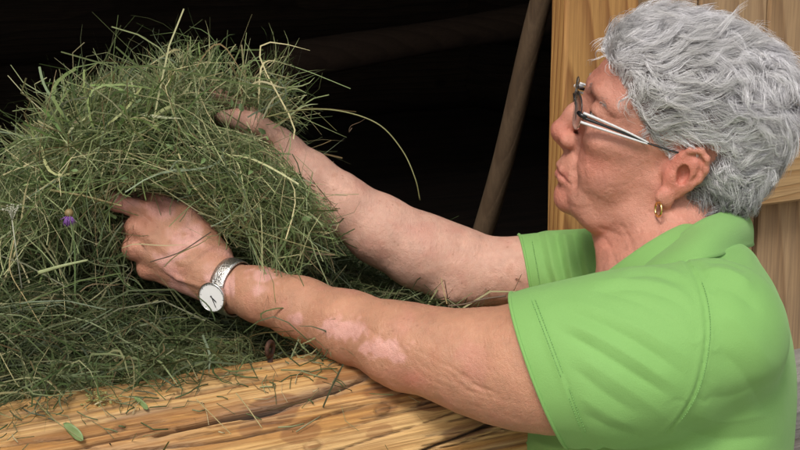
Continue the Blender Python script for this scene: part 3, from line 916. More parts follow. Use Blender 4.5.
# ------------------------------------------------------------------ spectacles
def metal(name, col, rough, met=1.0):
    t = NT(name); n_ = t.noise(t.coord('Object'), 900, 2)
    t.set(Base_Color=col, Metallic=met, Roughness=t.math('MULTIPLY_ADD', n_, .12, rough - .06)); return t.m
WHITE = metal('white_enamel', (.62, .62, .63), .28, 0.0)
BLACK = metal('black_enamel', (.012, .012, .014), .25, 0.0)
STEEL = metal('brushed_steel', (.62, .61, .59), .28)
GOLD = metal('gold', (.80, .55, .22), .22)
tg = NT('spectacle_glass')
tg.set(Base_Color=(.80, .77, .72), Roughness=.03); tg.b.inputs['Transmission Weight'].default_value = .82; tg.b.inputs['IOR'].default_value = 1.12
glasses = empty('spectacles', h(96, 0, 25), 'rimless spectacles with split black and white temples on the nose', 'spectacles')
def local_frame(yaw, pant):
    f = nrm(HX * math.cos(yaw) * math.cos(pant) + HY * math.sin(yaw) - HZ * math.sin(pant))
    l = nrm(HY - f * (HY @ f)); return f, l, np.cross(f, l)
for s in (1, -1):
    f, l, u = local_frame(s * R(5), R(8))
    c = h(98, s * 32, 25)
    ring = []
    for j in range(40):
        a = 2 * math.pi * j / 40
        ca, sa = math.cos(a), math.sin(a)
        ring.append((25 * np.sign(ca) * abs(ca) ** .75, 17.5 * np.sign(sa) * abs(sa) ** .75))
    V = []; Fc = []
    for side in (0, 1):
        for rr_ in (0.0, .5, 1.0):
            for (a, b) in ring:
                sag = -.0022 * ((a * rr_ / 25) ** 2 + (b * rr_ / 25) ** 2)
                V.append(c + l * a * rr_ / 1000 + u * b * rr_ / 1000 + f * (sag - side * .0016))
    for side in (0, 1):
        for k in (0, 1):
            for j in range(40):
                o = side * 120 + k * 40; q = (o + j, o + (j + 1) % 40, o + 40 + (j + 1) % 40, o + 40 + j)
                Fc.append(q[::-1] if side == 0 else q)
    for j in range(40):
        Fc.append((80 + j, 80 + (j + 1) % 40, 200 + (j + 1) % 40, 200 + j))
    part('lens', mesh_from('lens', V, Fc, tg.m), glasses)
    # thin dark wire along the upper edge
    up = [c + l * a * 1.01 / 1000 + u * b * 1.02 / 1000 + f * (-.0022 * ((a / 25) ** 2 + (b / 25) ** 2) - .0008) for (a, b) in ring[0:21]]
    V, Fc = tube(up, .0005, 6); part('rim_wire', mesh_from('rim_wire', V, Fc, BLACK), glasses)
    # hinge block, then the split temple: two white bars that meet before the ear, dark between them
    hx, hy = 93, s * 59
    hb = [h(96, s * 56, 29), h(94, s * 60, 28.5), h(88, s * 63, 28)]
    V, Fc = tube(hb, [.0022, .0026, .0024], 8); part('hinge', mesh_from('hinge', V, Fc, BLACK if s > 0 else WHITE), glasses)
    top = catmull([h(92, s * 62.5, 31.5), h(70, s * 67, 29.5), h(45, s * 70, 26), h(24, s * 72, 22)], 24)
    bot = catmull([h(92, s * 62.5, 22.0), h(70, s * 67, 21.8), h(45, s * 70, 21.2), h(24, s * 72, 20.6)], 24)
    mid = catmull([h(91, s * 61.6, 26.8), h(70, s * 66, 25.6), h(45, s * 69, 23.6), h(26, s * 71.4, 21.4)], 24)
    tp = part('temple', mesh_from('temple', *tube(top, np.linspace(.00145, .0009, 24), 8), WHITE), glasses)
    V, Fc = tube(bot, np.linspace(.00145, .0009, 24), 8); link('lower_bar', mesh_from('lower_bar', V, Fc, WHITE), tp)
    V, Fc = tube(mid, np.linspace(.0019, .0009, 24), 8); link('dark_strut', mesh_from('dark_strut', V, Fc, BLACK), tp)
    tip = catmull([h(25, s * 72, 21.4), h(6, s * 75, 21), h(-12, s * 77, 20), h(-24, s * 74, 8)], 20)
    V, Fc = tube(tip, .0009, 6); link('tip', mesh_from('tip', V, Fc, BLACK), tp)
br = catmull([h(98, 8, 29), h(100, 4, 32), h(100.5, 0, 33), h(100, -4, 32), h(98, -8, 29)], 16)
V, Fc = tube(br, .0011, 8); part('bridge', mesh_from('bridge', V, Fc, BLACK), glasses)

# ------------------------------------------------------------------ ear ring
ec = hp(658.4, 209.3, 83)
an = nrm(AX * .95 + AF * .26)                              # axis of the hoop
e1 = nrm(AU - an * (AU @ an)); e2 = np.cross(an, e1)
ring = np.array([ec + (math.cos(a) * e1 + math.sin(a) * e2) * .0070 for a in np.linspace(0, 2 * math.pi, 41)])
V, Fc = tube(ring, .0012, 10, False)
o = link('earring', mesh_from('earring', V, Fc, GOLD), None, 'small gold hoop earring hanging from the ear lobe', 'earring')

# ------------------------------------------------------------------ wrist watch
wc = P(231, 286.5, 1.530); wa = nrm(P(300, 308, 1.485) - P(238, 288, 1.527))
we1 = -AF - wa * (-AF @ wa); we1 = nrm(we1); we2 = np.cross(wa, we1); we2 = we2 if we2 @ AU > 0 else -we2
watch = empty('wrist_watch', wc, 'round white faced watch on silver mesh strap round the near wrist', 'watch')
tm = NT('steel_mesh'); oo = tm.coord('UV'); mp = tm.mapping(oo, (150, 16, 1))
vo = tm.n('TexVoronoi', feature='F1'); tm.put(vo.inputs['Vector'], mp); vo.inputs['Scale'].default_value = 1.0
tm.set(Base_Color=tm.ramp(vo.outputs[0], [(.1, (.88, .87, .84)), (.75, (.48, .47, .45))]), Metallic=1.0, Roughness=.36, Normal=tm.bump(vo.outputs[0], .7, .0006))
NB = 96; WID = .0090
SW, cols_ = [], 7
prof = [(-1, .0), (-.96, .0012), (-.5, .0015), (0, .0015), (.5, .0015), (.96, .0012), (1, .0), (.9, -.0004), (-.9, -.0004)]
phi0 = R(-31)
dd = None
VV = []
for j in range(NB):
    a = 2 * math.pi * j / NB
    dirv = math.cos(a) * we1 + math.sin(a) * we2
    # radius of the wrist here: march the body field outwards
    ts = np.linspace(.012, .045, 60); pts = (wc + ts[:, None] * dirv).astype(F32)
    d_ = B.val(pts); r_ = ts[np.argmax(d_ > 0.0)] if (d_ > 0).any() else .028
    SW.append(max(r_, .0225))
SW = np.array(SW)
for _ in range(10): SW = .5 * SW + .25 * (np.roll(SW, 1) + np.roll(SW, -1))
for j in range(NB):
    a = 2 * math.pi * j / NB; dirv = math.cos(a) * we1 + math.sin(a) * we2
    tilt = wa
    for (b, r_) in prof: VV.append(wc + tilt * b * WID + dirv * (SW[j] + .0006 + r_))
np_ = len(prof); Fc = []
for j in range(NB):
    for k in range(np_):
        a, b = j * np_ + k, j * np_ + (k + 1) % np_; c_, d_ = ((j + 1) % NB) * np_ + (k + 1) % np_, ((j + 1) % NB) * np_ + k
        Fc.append((a, d_, c_, b))
ms = mesh_from('strap', VV, Fc, tm.m)
uv = ms.uv_layers.new(name='UVMap')
vi = np.zeros(len(ms.loops), np.int32); ms.loops.foreach_get('vertex_index', vi)
uu = np.stack([(vi // np_) / NB, np.array([p[0] for p in prof])[vi % np_] * .5 + .5], 1).astype(F32)
uv.data.foreach_set('uv', uu.ravel())
part('strap', ms, watch)
nd = nrm(math.cos(phi0) * we1 + math.sin(phi0) * we2 - .55 * AF - .10 * wa)
dc = wc - wa * .0015 + (math.cos(phi0) * we1 + math.sin(phi0) * we2) * (SW[int(round((phi0 % (2 * math.pi)) / (2 * math.pi) * NB)) % NB] + .0030)
du = nrm(-wa - nd * (-wa @ nd)); dv_ = np.cross(nd, du)                            # twelve points along the arm, away from her
def lathe(profile, n=48):
    V = []; Fc = []
    for (r_, z_) in profile:
        for j in range(n):
            a = 2 * math.pi * j / n
            V.append(dc + (math.cos(a) * du + math.sin(a) * dv_) * r_ + nd * z_)
    for i in range(len(profile) - 1):
        for j in range(n):
            k = (j + 1) % n; Fc.append((i * n + j, i * n + k, (i + 1) * n + k, (i + 1) * n + j))
    return np.array(V), Fc
RC = .0158
V, Fc = lathe([(0, -.004), (RC * .90, -.004), (RC, -.0015), (RC, .0018), (RC * .985, .0028), (RC * .93, .0032), (RC * .915, .0028), (RC * .91, .0018)])
part('case', mesh_from('case', V, Fc, STEEL), watch)
wd = NT('watch_dial'); wd.set(Base_Color=(.80, .80, .78), Roughness=.35)
V, Fc = lathe([(RC * .92, .0018), (0, .0018)])
dial = part('dial', mesh_from('dial', V, Fc, wd.m), watch)
def bar(u0, v0, u1, v1, wdt, z0, z1):
    a = dc + u0 * du + v0 * dv_; b = dc + u1 * du + v1 * dv_; t_ = nrm(b - a); s_ = np.cross(nd, t_) * wdt / 2
    V = [a - s_ + nd * z0, a + s_ + nd * z0, b + s_ + nd * z0, b - s_ + nd * z0, a - s_ + nd * z1, a + s_ + nd * z1, b + s_ + nd * z1, b - s_ + nd * z1]
    return V, [(0, 3, 2, 1), (4, 5, 6, 7), (0, 1, 5, 4), (1, 2, 6, 5), (2, 3, 7, 6), (3, 0, 4, 7)]
def polar(a, r_): return r_ * math.cos(R(a)), r_ * math.sin(R(a))
idx = [bar(*polar(a, RC * .80), *polar(a, RC * .88), .0004, .0018, .0020) for a in range(0, 360, 30)]
V, Fc = merge(idx); link('hour_marks', mesh_from('hour_marks', V, Fc, BLACK, False), dial)
# the hands point down and a little right in the picture
dn = nrm(-AU + .34 * AX); dn = dn - nd * (dn @ nd); hu, hv_ = (dn @ du), (dn @ dv_)
a0 = math.degrees(math.atan2(hv_, hu))
V, Fc = bar(*polar(a0 + 180, .002), *polar(a0, RC * .70), .0007, .0021, .0024); part('minute_hand', mesh_from('minute_hand', V, Fc, BLACK, False), watch)
V, Fc = bar(*polar(a0 + 205, .002), *polar(a0 + 30, RC * .42), .0009, .0025, .0028); part('hour_hand', mesh_from('hour_hand', V, Fc, BLACK, False), watch)
cr = dc + dv_ * 0 + nd * 0
sgn = 1 if dv_ @ AX > 0 else -1
V, Fc = tube([cr + sgn * dv_ * (RC - .0004) , cr + sgn * dv_ * (RC + .0022)], .0016, 12); part('crown', mesh_from('crown', V, Fc, STEEL), watch)

# ------------------------------------------------------------------ the barn: frame of its front wall
_w1 = 1.50
_z = P(330, 350, _w1)[2]
_lo, _hi = 1.0, 2.0
for _ in range(50):
    _m = (_lo + _hi) / 2
    if P(0, 405, _m)[2] > _z: _lo = _m
    else: _hi = _m
WT = P(330, 350, _w1) - P(0, 405, _lo); WT[2] = 0; WT = nrm(WT)          # along the wall, to the right
WN = np.array([WT[1], -WT[0], 0.0])                                      # out of the wall, to the camera
LR = .115
_ns = nrm(np.array([0, 0, math.cos(R(17))]) - math.sin(R(17)) * WN)
LC = P(330, 350, _w1) - LR * _ns                                         # on the axis of the sill log
ROTZ = math.atan2(WT[1], WT[0])
def Wp(s, n, z):
    """wall coordinates: s along the wall from LC, n outwards, z height"""
    return np.array([LC[0], LC[1], 0]) + s * WT + n * WN + np.array([0, 0, z])
def wall_hit(px, py, n):
    d = P(px, py, 1.0) - CAM
    t = ((np.array([LC[0], LC[1], 0]) + n * WN - CAM) @ WN) / (d @ WN)
    p = CAM + d * t
    return (p - LC) @ WT, p[2]
SILL = LC[2] + LR

def wood(name, light, mid, dark, axis='Z', ring=70.0, rough=.6, knots=True, grey=0.0, bumpd=.0012):
    """plank wood: growth rings cut lengthwise, fine fibre, scattered darker weathering; axis = grain direction in object space"""
    t = NT(name)
    o = t.coord('Object'); oi = t.n('ObjectInfo')
    rv = t.math('MULTIPLY', oi.outputs['Random'], 9.7)
    cx = t.n('CombineXYZ'); t.put(cx.inputs[0], t.math('MULTIPLY', rv, .013)); t.put(cx.inputs[1], t.math('MULTIPLY', rv, .004)); t.put(cx.inputs[2], rv)
    va = t.n('VectorMath', operation='ADD'); t.put(va.inputs[0], o); t.put(va.inputs[1], cx)
    v = va.outputs[0]
    if axis == 'X':
        mp = t.mapping(v, (1, 1, 1), (0, R(90), 0)); v = mp
    sq = t.mapping(v, (1, 1, .16), (R(2.5), R(1.5), 0))
    wob = t.noise(sq, 9, 2, .5)
    sp = t.n('SeparateXYZ'); t.put(sp.inputs[0], sq)
    x = t.math('ADD', sp.outputs[0], t.math('MULTIPLY_ADD', wob, .075, -.04))
    y = t.math('ADD', t.math('ADD', sp.outputs[1], .045), t.math('MULTIPLY', sp.outputs[2], .35))
    rad = t.math('POWER', t.math('ADD', t.math('MULTIPLY', x, x), t.math('MULTIPLY', y, y)), .5)
    fr = t.math('FRACT', t.math('MULTIPLY', rad, ring))
    rg = t.ramp(fr, [(0, (0, 0, 0)), (.55, (.35, .35, .35)), (.88, (1, 1, 1)), (1, (0, 0, 0))])
    fib = t.noise(t.mapping(v, (1, 1, .03)), 260, 4, .65)
    c = t.mix(rg, light, mid)
    c = t.mix(t.math('MULTIPLY', t.ramp(fib, [(.35, (1, 1, 1)), (.6, (0, 0, 0))]), .45), c, dark)
    pt = t.noise(t.mapping(v, (1, 1, .35)), 7, 4, .6)
    c = t.mix(t.math('MULTIPLY', t.ramp(pt, [(.48, (0, 0, 0)), (.75, (1, 1, 1))]), .45), c, dark)
    if knots:
        kv = t.n('TexVoronoi', feature='F1'); t.put(kv.inputs['Vector'], t.mapping(v, (1, 1, .55))); kv.inputs['Scale'].default_value = 5.5
        kn = t.ramp(kv.outputs[0], [(.05, (1, 1, 1)), (.11, (0, 0, 0))])
        c = t.mix(t.math('MULTIPLY', kn, .8), c, dark)
    if grey: c = t.mix(t.math('MULTIPLY', t.ramp(t.noise(v, 5, 3), [(.3, (0, 0, 0)), (.7, (1, 1, 1))]), grey), c, (.23, .21, .19))
    hgt = t.math('ADD', t.math('MULTIPLY', fib, 1.0), t.math('MULTIPLY', rg, -.5))
    t.set(Base_Color=c, Roughness=t.math('MULTIPLY_ADD', fib, .2, rough), Normal=t.bump(hgt, .6, bumpd))
    return t.m
W_GOLD = wood('golden_spruce', (.50, .27, .085), (.27, .115, .030), (.17, .07, .02), 'Z', 120)
W_LEDGE = wood('pale_spruce_board', (.46, .30, .14), (.33, .185, .07), (.17, .09, .035), 'X', 80)
W_PLANK = wood('weathered_plank', (.42, .27, .135), (.28, .16, .07), (.11, .06, .03), 'Z', 90, .75, True, .16)
W_GREY = wood('grey_timber', (.30, .28, .25), (.20, .185, .165), (.06, .055, .05), 'X', 60, .85, True, .5, .003)
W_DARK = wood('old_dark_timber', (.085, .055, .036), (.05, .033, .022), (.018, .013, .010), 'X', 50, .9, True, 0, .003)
W_POLE = wood('worn_handle', (.20, .13, .075), (.145, .09, .05), (.08, .05, .03), 'Z', 60, .6, False)

barn = empty('hay_barn', Wp(0, 0, 0), 'log hay barn with a golden sill log and plank shutter beside its dark opening', 'barn')
def piece(name, me, s, n, z, label=None, parent=None, rot=None):
    """part given in wall-aligned local axes x = along wall, y = inwards, z = up"""
    o = link(name, me, parent or barn, label)
    p = Wp(s, n, z) - np.array(barn.location)
    o.location = p
    o.rotation_euler = rot or (0, 0, ROTZ)
    return o
def plank_mesh(name, sx, sy, sz, mat, seg=14, wob=.0015, bev=.003, seed=0, axis=2):
    """board with slightly wandering rounded edges; long axis: axis"""
    L = (sx, sy, sz)[axis]; a, b = [v for i, v in enumerate((sx, sy, sz)) if i != axis]
    r_ = np.random.default_rng(seed)
    ring = []
    for (u, v) in ((-1, -1), (1, -1), (1, 1), (-1, 1)):
        c = np.array([u * a / 2, v * b / 2])
        p1 = c - np.array([u * bev, 0]); p2 = c - np.array([0, v * bev])
        ring += [p1, p2] if (u * v) < 0 else [p2, p1]
    ring = np.array(ring); k = len(ring)
    V = []
    ph = r_.uniform(0, 6, 6)
    for i in range(seg + 1):
        t = (i / seg - .5) * L
        o = np.array([wob * (math.sin(t * 7 + ph[0]) + .6 * math.sin(t * 23 + ph[1])), .4 * wob * math.sin(t * 9 + ph[2])])
        w = 1 + wob / a * (math.sin(t * 11 + ph[3]) + .5 * math.sin(t * 31 + ph[4]))
        rr_ = ring * np.array([w, 1]) + o
        for q in rr_:
            v = [0, 0, 0]; ax = [i_ for i_ in range(3) if i_ != axis]
            v[ax[0]], v[ax[1]], v[axis] = q[0], q[1], t
            V.append(v)
    Fc = []
    for i in range(seg):
        for j in range(k):
            l = (j + 1) % k; Fc.append((i * k + j, i * k + l, (i + 1) * k + l, (i + 1) * k + j))
    Fc.append(tuple(range(k))[::-1]); Fc.append(tuple(seg * k + j for j in range(k)))
    me = mesh_from(name, V, Fc, mat, False)
    bm = bmesh.new(); bm.from_mesh(me); bmesh.ops.recalc_face_normals(bm, faces=bm.faces); bm.to_mesh(me); bm.free()
    return me
def log_mesh(name, L, r0, mat, seed=0, nseg=40, nr=20, taper=.92, axis=0):
    t = np.linspace(-.5, .5, nseg + 1); a = np.arange(nr) * 2 * math.pi / nr
    T_, A_ = np.meshgrid(t, a, indexing='ij')
    pts = np.stack([T_ * L * 1.2, np.cos(A_) * .12, np.sin(A_) * .12], -1).reshape(-1, 3)
    r_ = (r0 * (1 - (1 - taper) * (T_ + .5))).ravel() * (1 + .05 * fbm(pts, 9, seed, 3)) 
    V = np.stack([T_.ravel() * L, np.cos(A_).ravel() * r_, np.sin(A_).ravel() * r_], 1)
    g = np.arange((nseg + 1) * nr).reshape(nseg + 1, nr)
    Q = np.stack([g[:-1], np.roll(g, -1, 1)[:-1], np.roll(g, -1, 1)[1:], g[1:]], -1).reshape(-1, 4)
    Fc = [tuple(q) for q in Q] + [tuple(g[0]), tuple(g[-1])[::-1]]
    if axis == 2: V = V[:, [1, 2, 0]]
    return mesh_from(name, V, Fc, mat)

# ---- the golden sill log, with its checks and knots as relief
s_end = wall_hit(640, 300, 0)[0]
sg = np.concatenate([np.linspace(-1.25, -.50, 60), np.linspace(-.50, .42, 480)[1:], np.linspace(.42, s_end, 12)[1:]])
th_vis = np.linspace(R(-35), R(150), 330)                    # from low on the outer side over the top
ag = np.concatenate([th_vis, np.linspace(R(150), R(325), 26)[1:-1]])
Sg, Ag = np.meshgrid(sg, ag, indexing='ij')
cyl = np.stack([Sg.ravel(), np.cos(Ag).ravel() * LR, np.sin(Ag).ravel() * LR], 1)      # x along, y outwards, z up
stretch = cyl * np.array([.22, 1, 1])
rad = LR * np.ones(len(cyl)) + .0030 * fbm(cyl * np.array([.5, 1, 1]), 9, 5, 2) + .0010 * fbm(stretch, 90, 8, 3)
wp = LC + cyl[:, :1] * WT + cyl[:, 1:2] * WN + cyl[:, 2:] * np.array([0, 0, 1])
lx, ly, lw = to_img(wp)
vis = np.cos(Ag.ravel() - R(50)) > -.25
ly += 1.5 * fbm(wp, 34, 12, 3)
CR = [  # (line, half width px, depth m)
    ([(-40, 462), (70, 449), (150, 431), (190, 426)], 1.3, .006), ([(150, 437), (215, 421), (262, 412), (300, 400), (340, 388), (372, 375)], 2.3, .012), ([(205, 428), (250, 420), (290, 408)], 1.0, .005),
    ([(-30, 428), (60, 417), (130, 404), (190, 397), (245, 386)], .8, .004), ([(100, 452), (180, 446), (260, 434), (330, 414), (372, 404)], 1.0, .006), ([(170, 396), (240, 384), (300, 371), (330, 363)], .8, .003),
    ([(0, 409), (80, 398), (150, 386), (230, 372)], .6, .002), ([(240, 420), (262, 415), (330, 396)], .6, .003), ([(400, 460), (440, 444), (492, 424), (540, 408)], 1.8, .010), ([(410, 408), (450, 396), (500, 382)], 1.0, .005),
    ([(420, 424), (462, 408), (510, 394)], .8, .004), ([(300, 462), (370, 440), (420, 424)], .8, .004), ([(30, 440), (90, 436), (130, 426), (170, 420)], .9, .004), ([(0, 415), (55, 410), (120, 398)], .5, .002),
    ([(330, 432), (360, 424), (392, 416)], .6, .003), ([(430, 452), (470, 440), (520, 424)], .8, .004), ([(-10, 447), (50, 440), (85, 436)], .7, .003), ([(265, 372), (300, 362), (350, 352)], .6, .003)]
rc = np.random.default_rng(77)
for _ in range(46):                                        # hairline checks along the grain
    x0_, y0_ = rc.uniform(-20, 480), rc.uniform(352, 462); L_ = rc.uniform(40, 150)
    CR.append(([(x0_, y0_), (x0_ + L_ * .5, y0_ - L_ * .5 * .17 + rc.normal(0, 1.5)), (x0_ + L_, y0_ - L_ * .17)], .7, rc.uniform(.0008, .003)))
crack = np.zeros(len(cyl)); edge = np.zeros(len(cyl)); 
for pl, hw, dp in CR:
    pl = [tuple(q) for q in catmull(pl, 14)]
    d = seg_dist(lx, ly, pl); tt = np.clip((lx - pl[0][0]) / (pl[-1][0] - pl[0][0]), 0, 1)
    w_ = np.maximum(hw, .8) * (.5 + .5 * np.sin(np.pi * tt) ** .6) * (1 + .35 * vnoise(wp, 70, 33))
    c_ = np.exp(-(d / np.maximum(w_, .6)) ** 2) * vis * sstep(0, .06, tt) * sstep(1, .94, tt)
    rad -= dp * c_; crack = np.maximum(crack, c_ * min(1, .45 + dp * 60)); edge = np.maximum(edge, np.exp(-(d / (w_ * 3.2)) ** 2) * vis * min(1, dp * 90))
KN = [(120, 428, 6, 3), (383, 409, 7, 5.5), (313, 446, 8, 5)]
knot = np.zeros(len(cyl)); kring = np.zeros(len(cyl))
for (kx, ky, rx_, ry_) in KN:
    q = np.hypot((lx - kx) / rx_, (ly - ky + (lx - kx) * .17) / ry_)
    knot = np.maximum(knot, sstep(1.0, .55, q) * vis); kring = np.maximum(kring, np.exp(-((q - 1.05) / .22) ** 2) * vis); rad += .0016 * np.exp(-(q / 1.4) ** 2) * vis - .0012 * np.exp(-((q - 1.05) / .2) ** 2) * vis
ST = [(275, 412, 26, 15, .9), (300, 432, 20, 10, .7), (345, 378, 30, 9, .8), (400, 388, 40, 10, .9), (250, 428, 14, 8, .7), (60, 434, 60, 5, .6), (150, 416, 46, 5, .65), (260, 350, 26, 5, .6), (490, 405, 30, 16, 1.0), (470, 430, 30, 9, .8), (440, 402, 22, 8, .9), (380, 432, 14, 7, .6), (215, 408, 30, 5, .5), (390, 398, 10, 14, .6)]
stain = np.zeros(len(cyl))
nst = fbm(stretch, 40, 44, 4)
for (kx, ky, rx_, ry_, a_) in ST:
    stain = np.maximum(stain, a_ * sstep(1.05, .88, np.hypot((lx - kx) / rx_, (ly - ky + (lx - kx) * .17) / ry_) - .45 * nst) * vis)
fibre = fbm(cyl * np.array([.016, 1, 1]), 420, 55, 3); band = fbm(cyl * np.array([.025, 1, 1]), 60, 65, 3)
LCOL = np.repeat(np.array([[.60, .345, .115]]), len(cyl), 0)
LCOL = lerp(LCOL, np.repeat(np.array([[.47, .215, .055]]), len(cyl), 0), .5 + 1.4 * band)
LCOL = lerp(LCOL, np.repeat(np.array([[.72, .47, .20]]), len(cyl), 0), sstep(.15, .5, fbm(stretch, 22, 70, 2)) * .8)
LCOL = lerp(LCOL, np.repeat(np.array([[.20, .075, .028]]), len(cyl), 0), stain * .88)
LCOL = lerp(LCOL, np.repeat(np.array([[.36, .27, .19]]), len(cyl), 0), sstep(.18, .5, fbm(cyl * np.array([.10, 1, 1]), 45, 81, 3)) * .55)
LCOL = lerp(LCOL, np.repeat(np.array([[.30, .20, .13]]), len(cyl), 0), np.clip(edge, 0, 1) * (.35 + .6 * sstep(-.2, .4, nst)))
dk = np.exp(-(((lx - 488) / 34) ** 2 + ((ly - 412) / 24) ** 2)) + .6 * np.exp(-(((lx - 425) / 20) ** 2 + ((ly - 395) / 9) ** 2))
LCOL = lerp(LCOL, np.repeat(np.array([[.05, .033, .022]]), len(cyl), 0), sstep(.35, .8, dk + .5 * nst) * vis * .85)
LCOL = lerp(LCOL, np.repeat(np.array([[.22, .10, .035]]), len(cyl), 0), knot * .8)
LCOL = lerp(LCOL, np.repeat(np.array([[.10, .05, .02]]), len(cyl), 0), kring * .7)
LCOL = lerp(LCOL, np.repeat(np.array([[.035, .028, .024]]), len(cyl), 0), crack * .95)
str_ = fbm(cyl * np.array([.016, 1, 1]), 150, 75, 3)
LCOL = lerp(LCOL, np.repeat(np.array([[.30, .135, .04]]), len(cyl), 0), sstep(.12, .42, str_) * .75 * (1 - crack))
LCOL = lerp(LCOL, np.repeat(np.array([[.75, .50, .22]]), len(cyl), 0), sstep(.10, .45, -str_) * .6 * (1 - crack) * (1 - stain))
LCOL *= (1 + .30 * fibre)[:, None]
rad += -.0010 * sstep(.1, .5, str_) + .0004 * fibre
end_in = 1 - .12 * sstep(s_end - .02, s_end, cyl[:, 0])
LVt = np.stack([cyl[:, 0], -np.cos(Ag).ravel() * rad * end_in, np.sin(Ag).ravel() * rad * end_in], 1)     # local: y inwards
ns_, na_ = len(sg), len(ag)
g = np.arange(ns_ * na_).reshape(ns_, na_)
LQ = np.stack([g[:-1], np.roll(g, -1, 1)[:-1], np.roll(g, -1, 1)[1:], g[1:]], -1).reshape(-1, 4)[:, ::-1]
tl = NT('sill_log_wood'); lo_ = tl.coord('Object')
f1 = tl.noise(tl.mapping(lo_, (.014, 1, 1)), 520, 4, .65); f2 = tl.noise(tl.mapping(lo_, (.03, 1, 1)), 190, 3, .6)
sound = tl.n('Attribute', attribute_name='Col').outputs['Alpha']                     # 0 inside the checks
lc_ = tl.mix(tl.math('MULTIPLY', tl.ramp(f1, [(.42, (1, 1, 1)), (.55, (0, 0, 0))]), tl.math('MULTIPLY', sound, .55)), tl.attr(), (.26, .11, .03))
lc_ = tl.mix(tl.math('MULTIPLY', tl.ramp(f2, [(.52, (0, 0, 0)), (.7, (1, 1, 1))]), tl.math('MULTIPLY', sound, .35)), lc_, (.74, .50, .24))
tl.set(Base_Color=lc_, Roughness=tl.math('MULTIPLY_ADD', f1, .3, .50), Normal=tl.bump(tl.math('ADD', f1, f2), 1.0, .0016))
sill = piece('sill_log', mesh_from('sill_log', LVt, LQ, tl.m, True, np.hstack([LCOL, (1 - np.clip(crack * 1.15, 0, 1))[:, None]])), 0, 0, LC[2], 'cracked golden yellow log the near elbow leans on')
# rusty eye bolt standing on the log
tr = NT('rust'); tr.set(Base_Color=tr.ramp(tr.noise(tr.coord('Object'), 300, 4), [(.3, (.035, .018, .012)), (.7, (.10, .045, .025))]), Metallic=.4, Roughness=.75)
eb_c = P(270, 349, 1.44)
ax_ = nrm(WT * .62 + WN * .78)
q1 = np.array([0, 0, 1.0]); q2 = np.cross(ax_, q1)
ring = [eb_c + (math.cos(a) * q1 + math.sin(a) * q2) * .0068 for a in np.linspace(0, 2 * math.pi, 33)]
V1 = tube(ring, .0024, 8, False)
V2 = tube([eb_c - q1 * .0080, eb_c - q1 * .030], .0028, 8)
V, Fc = merge([V1, V2])
Mi = Matrix.Translation(Vector(LC)) @ Matrix.Rotation(ROTZ, 4, 'Z')
Vl = np.array([Mi.inverted() @ Vector(v) for v in V])
link('eye_bolt', mesh_from('eye_bolt', Vl, Fc, tr.m), sill)

# ---- wall logs under the sill (outer side, down to the ground)
S_L, S_R, BACK, TOP = -2.2, 2.4, -3.4, 3.0
zc = LC[2] - LR - .105; k = 0
LOGM = log_mesh('wall_log', S_R - S_L, .112, W_GREY, 4, 60, 22, .96)
while zc > 0.02:
    o = piece('wall_log', LOGM, (S_L + S_R) / 2, -.02, zc, None, None, (R(57 * k), 0, ROTZ)); zc -= .205; k += 1
# grey log seen low on the right, under the planks
WB = -.17                                                    # the post and planks stand back from the log
sR, zR = wall_hit(800, 362, WB)
piece('weathered_log', log_mesh('weathered_log', 1.9, .105, W_GREY, 9, 60, 24, .98), s_end + .25 + .95, WB - .055, zR - .10, 'silver grey weathered log under the planks')
# ---- jamb post, planks and ledger of the shutter, right of the opening
sj = wall_hit(547, 120, WB - .032)[0]
JW = .112
post_h = TOP - SILL + .06
piece('door_post', plank_mesh('door_post', JW, .032, post_h, W_GOLD, 30, .0016, .004, 3), sj + JW / 2, WB - .016, SILL - .06 + post_h / 2, 'golden sawn post with curved grain')
zl_ = wall_hit(770, 206.5, WB)[1]
sp_ = sj + JW + .003
pw = [.128, .118, .134, .121, .129, .117, .131, .125, .119, .132, .122, .127, .116, .130, .124]
for i, w_ in enumerate(pw):
    hh = TOP - (zR - .012)
    piece('plank', plank_mesh('plank', w_ - .004, .026, hh, W_PLANK, 24, .0016, .0025, 20 + i), sp_ + w_ / 2, WB - .052 - .003 * (i % 2), zR - .012 + hh / 2)
    sp_ += w_
LH = .105
piece('ledger', plank_mesh('ledger', sp_ - (sj + JW) - .004, .028, LH, W_LEDGE, 30, .0012, .003, 31, 0), (sp_ + sj + JW) / 2, WB - .022, zl_ + LH / 2, 'pale horizontal board across the planks')
piece('ledger', plank_mesh('ledger', sp_ - (sj + JW) - .004, .028, LH, W_LEDGE, 30, .0012, .003, 32, 0), (sp_ + sj + JW) / 2, WB - .022, zl_ + .62, None)
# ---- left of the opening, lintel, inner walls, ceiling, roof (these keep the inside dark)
s0 = -1.15
for i in range(9):
    piece('plank', plank_mesh('plank', .118, .03, TOP - SILL + .1, W_PLANK, 12, .0016, .0025, 50 + i), s0 - .06 - i * .121, -.05, (TOP + SILL) / 2 - .05)
piece('lintel', plank_mesh('lintel', sj - s0 + .5, .14, .22, W_DARK, 12, .002, .006, 61, 0), (s0 + sj) / 2, -.08, TOP - .18)
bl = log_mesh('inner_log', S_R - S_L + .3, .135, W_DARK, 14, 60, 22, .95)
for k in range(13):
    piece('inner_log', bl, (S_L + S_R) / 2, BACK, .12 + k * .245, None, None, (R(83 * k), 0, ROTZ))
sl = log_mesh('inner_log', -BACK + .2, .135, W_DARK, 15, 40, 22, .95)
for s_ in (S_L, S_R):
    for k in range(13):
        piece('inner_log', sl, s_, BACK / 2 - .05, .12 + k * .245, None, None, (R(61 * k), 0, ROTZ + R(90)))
nb_ = 14; bw_ = (S_R - S_L + .6) / nb_
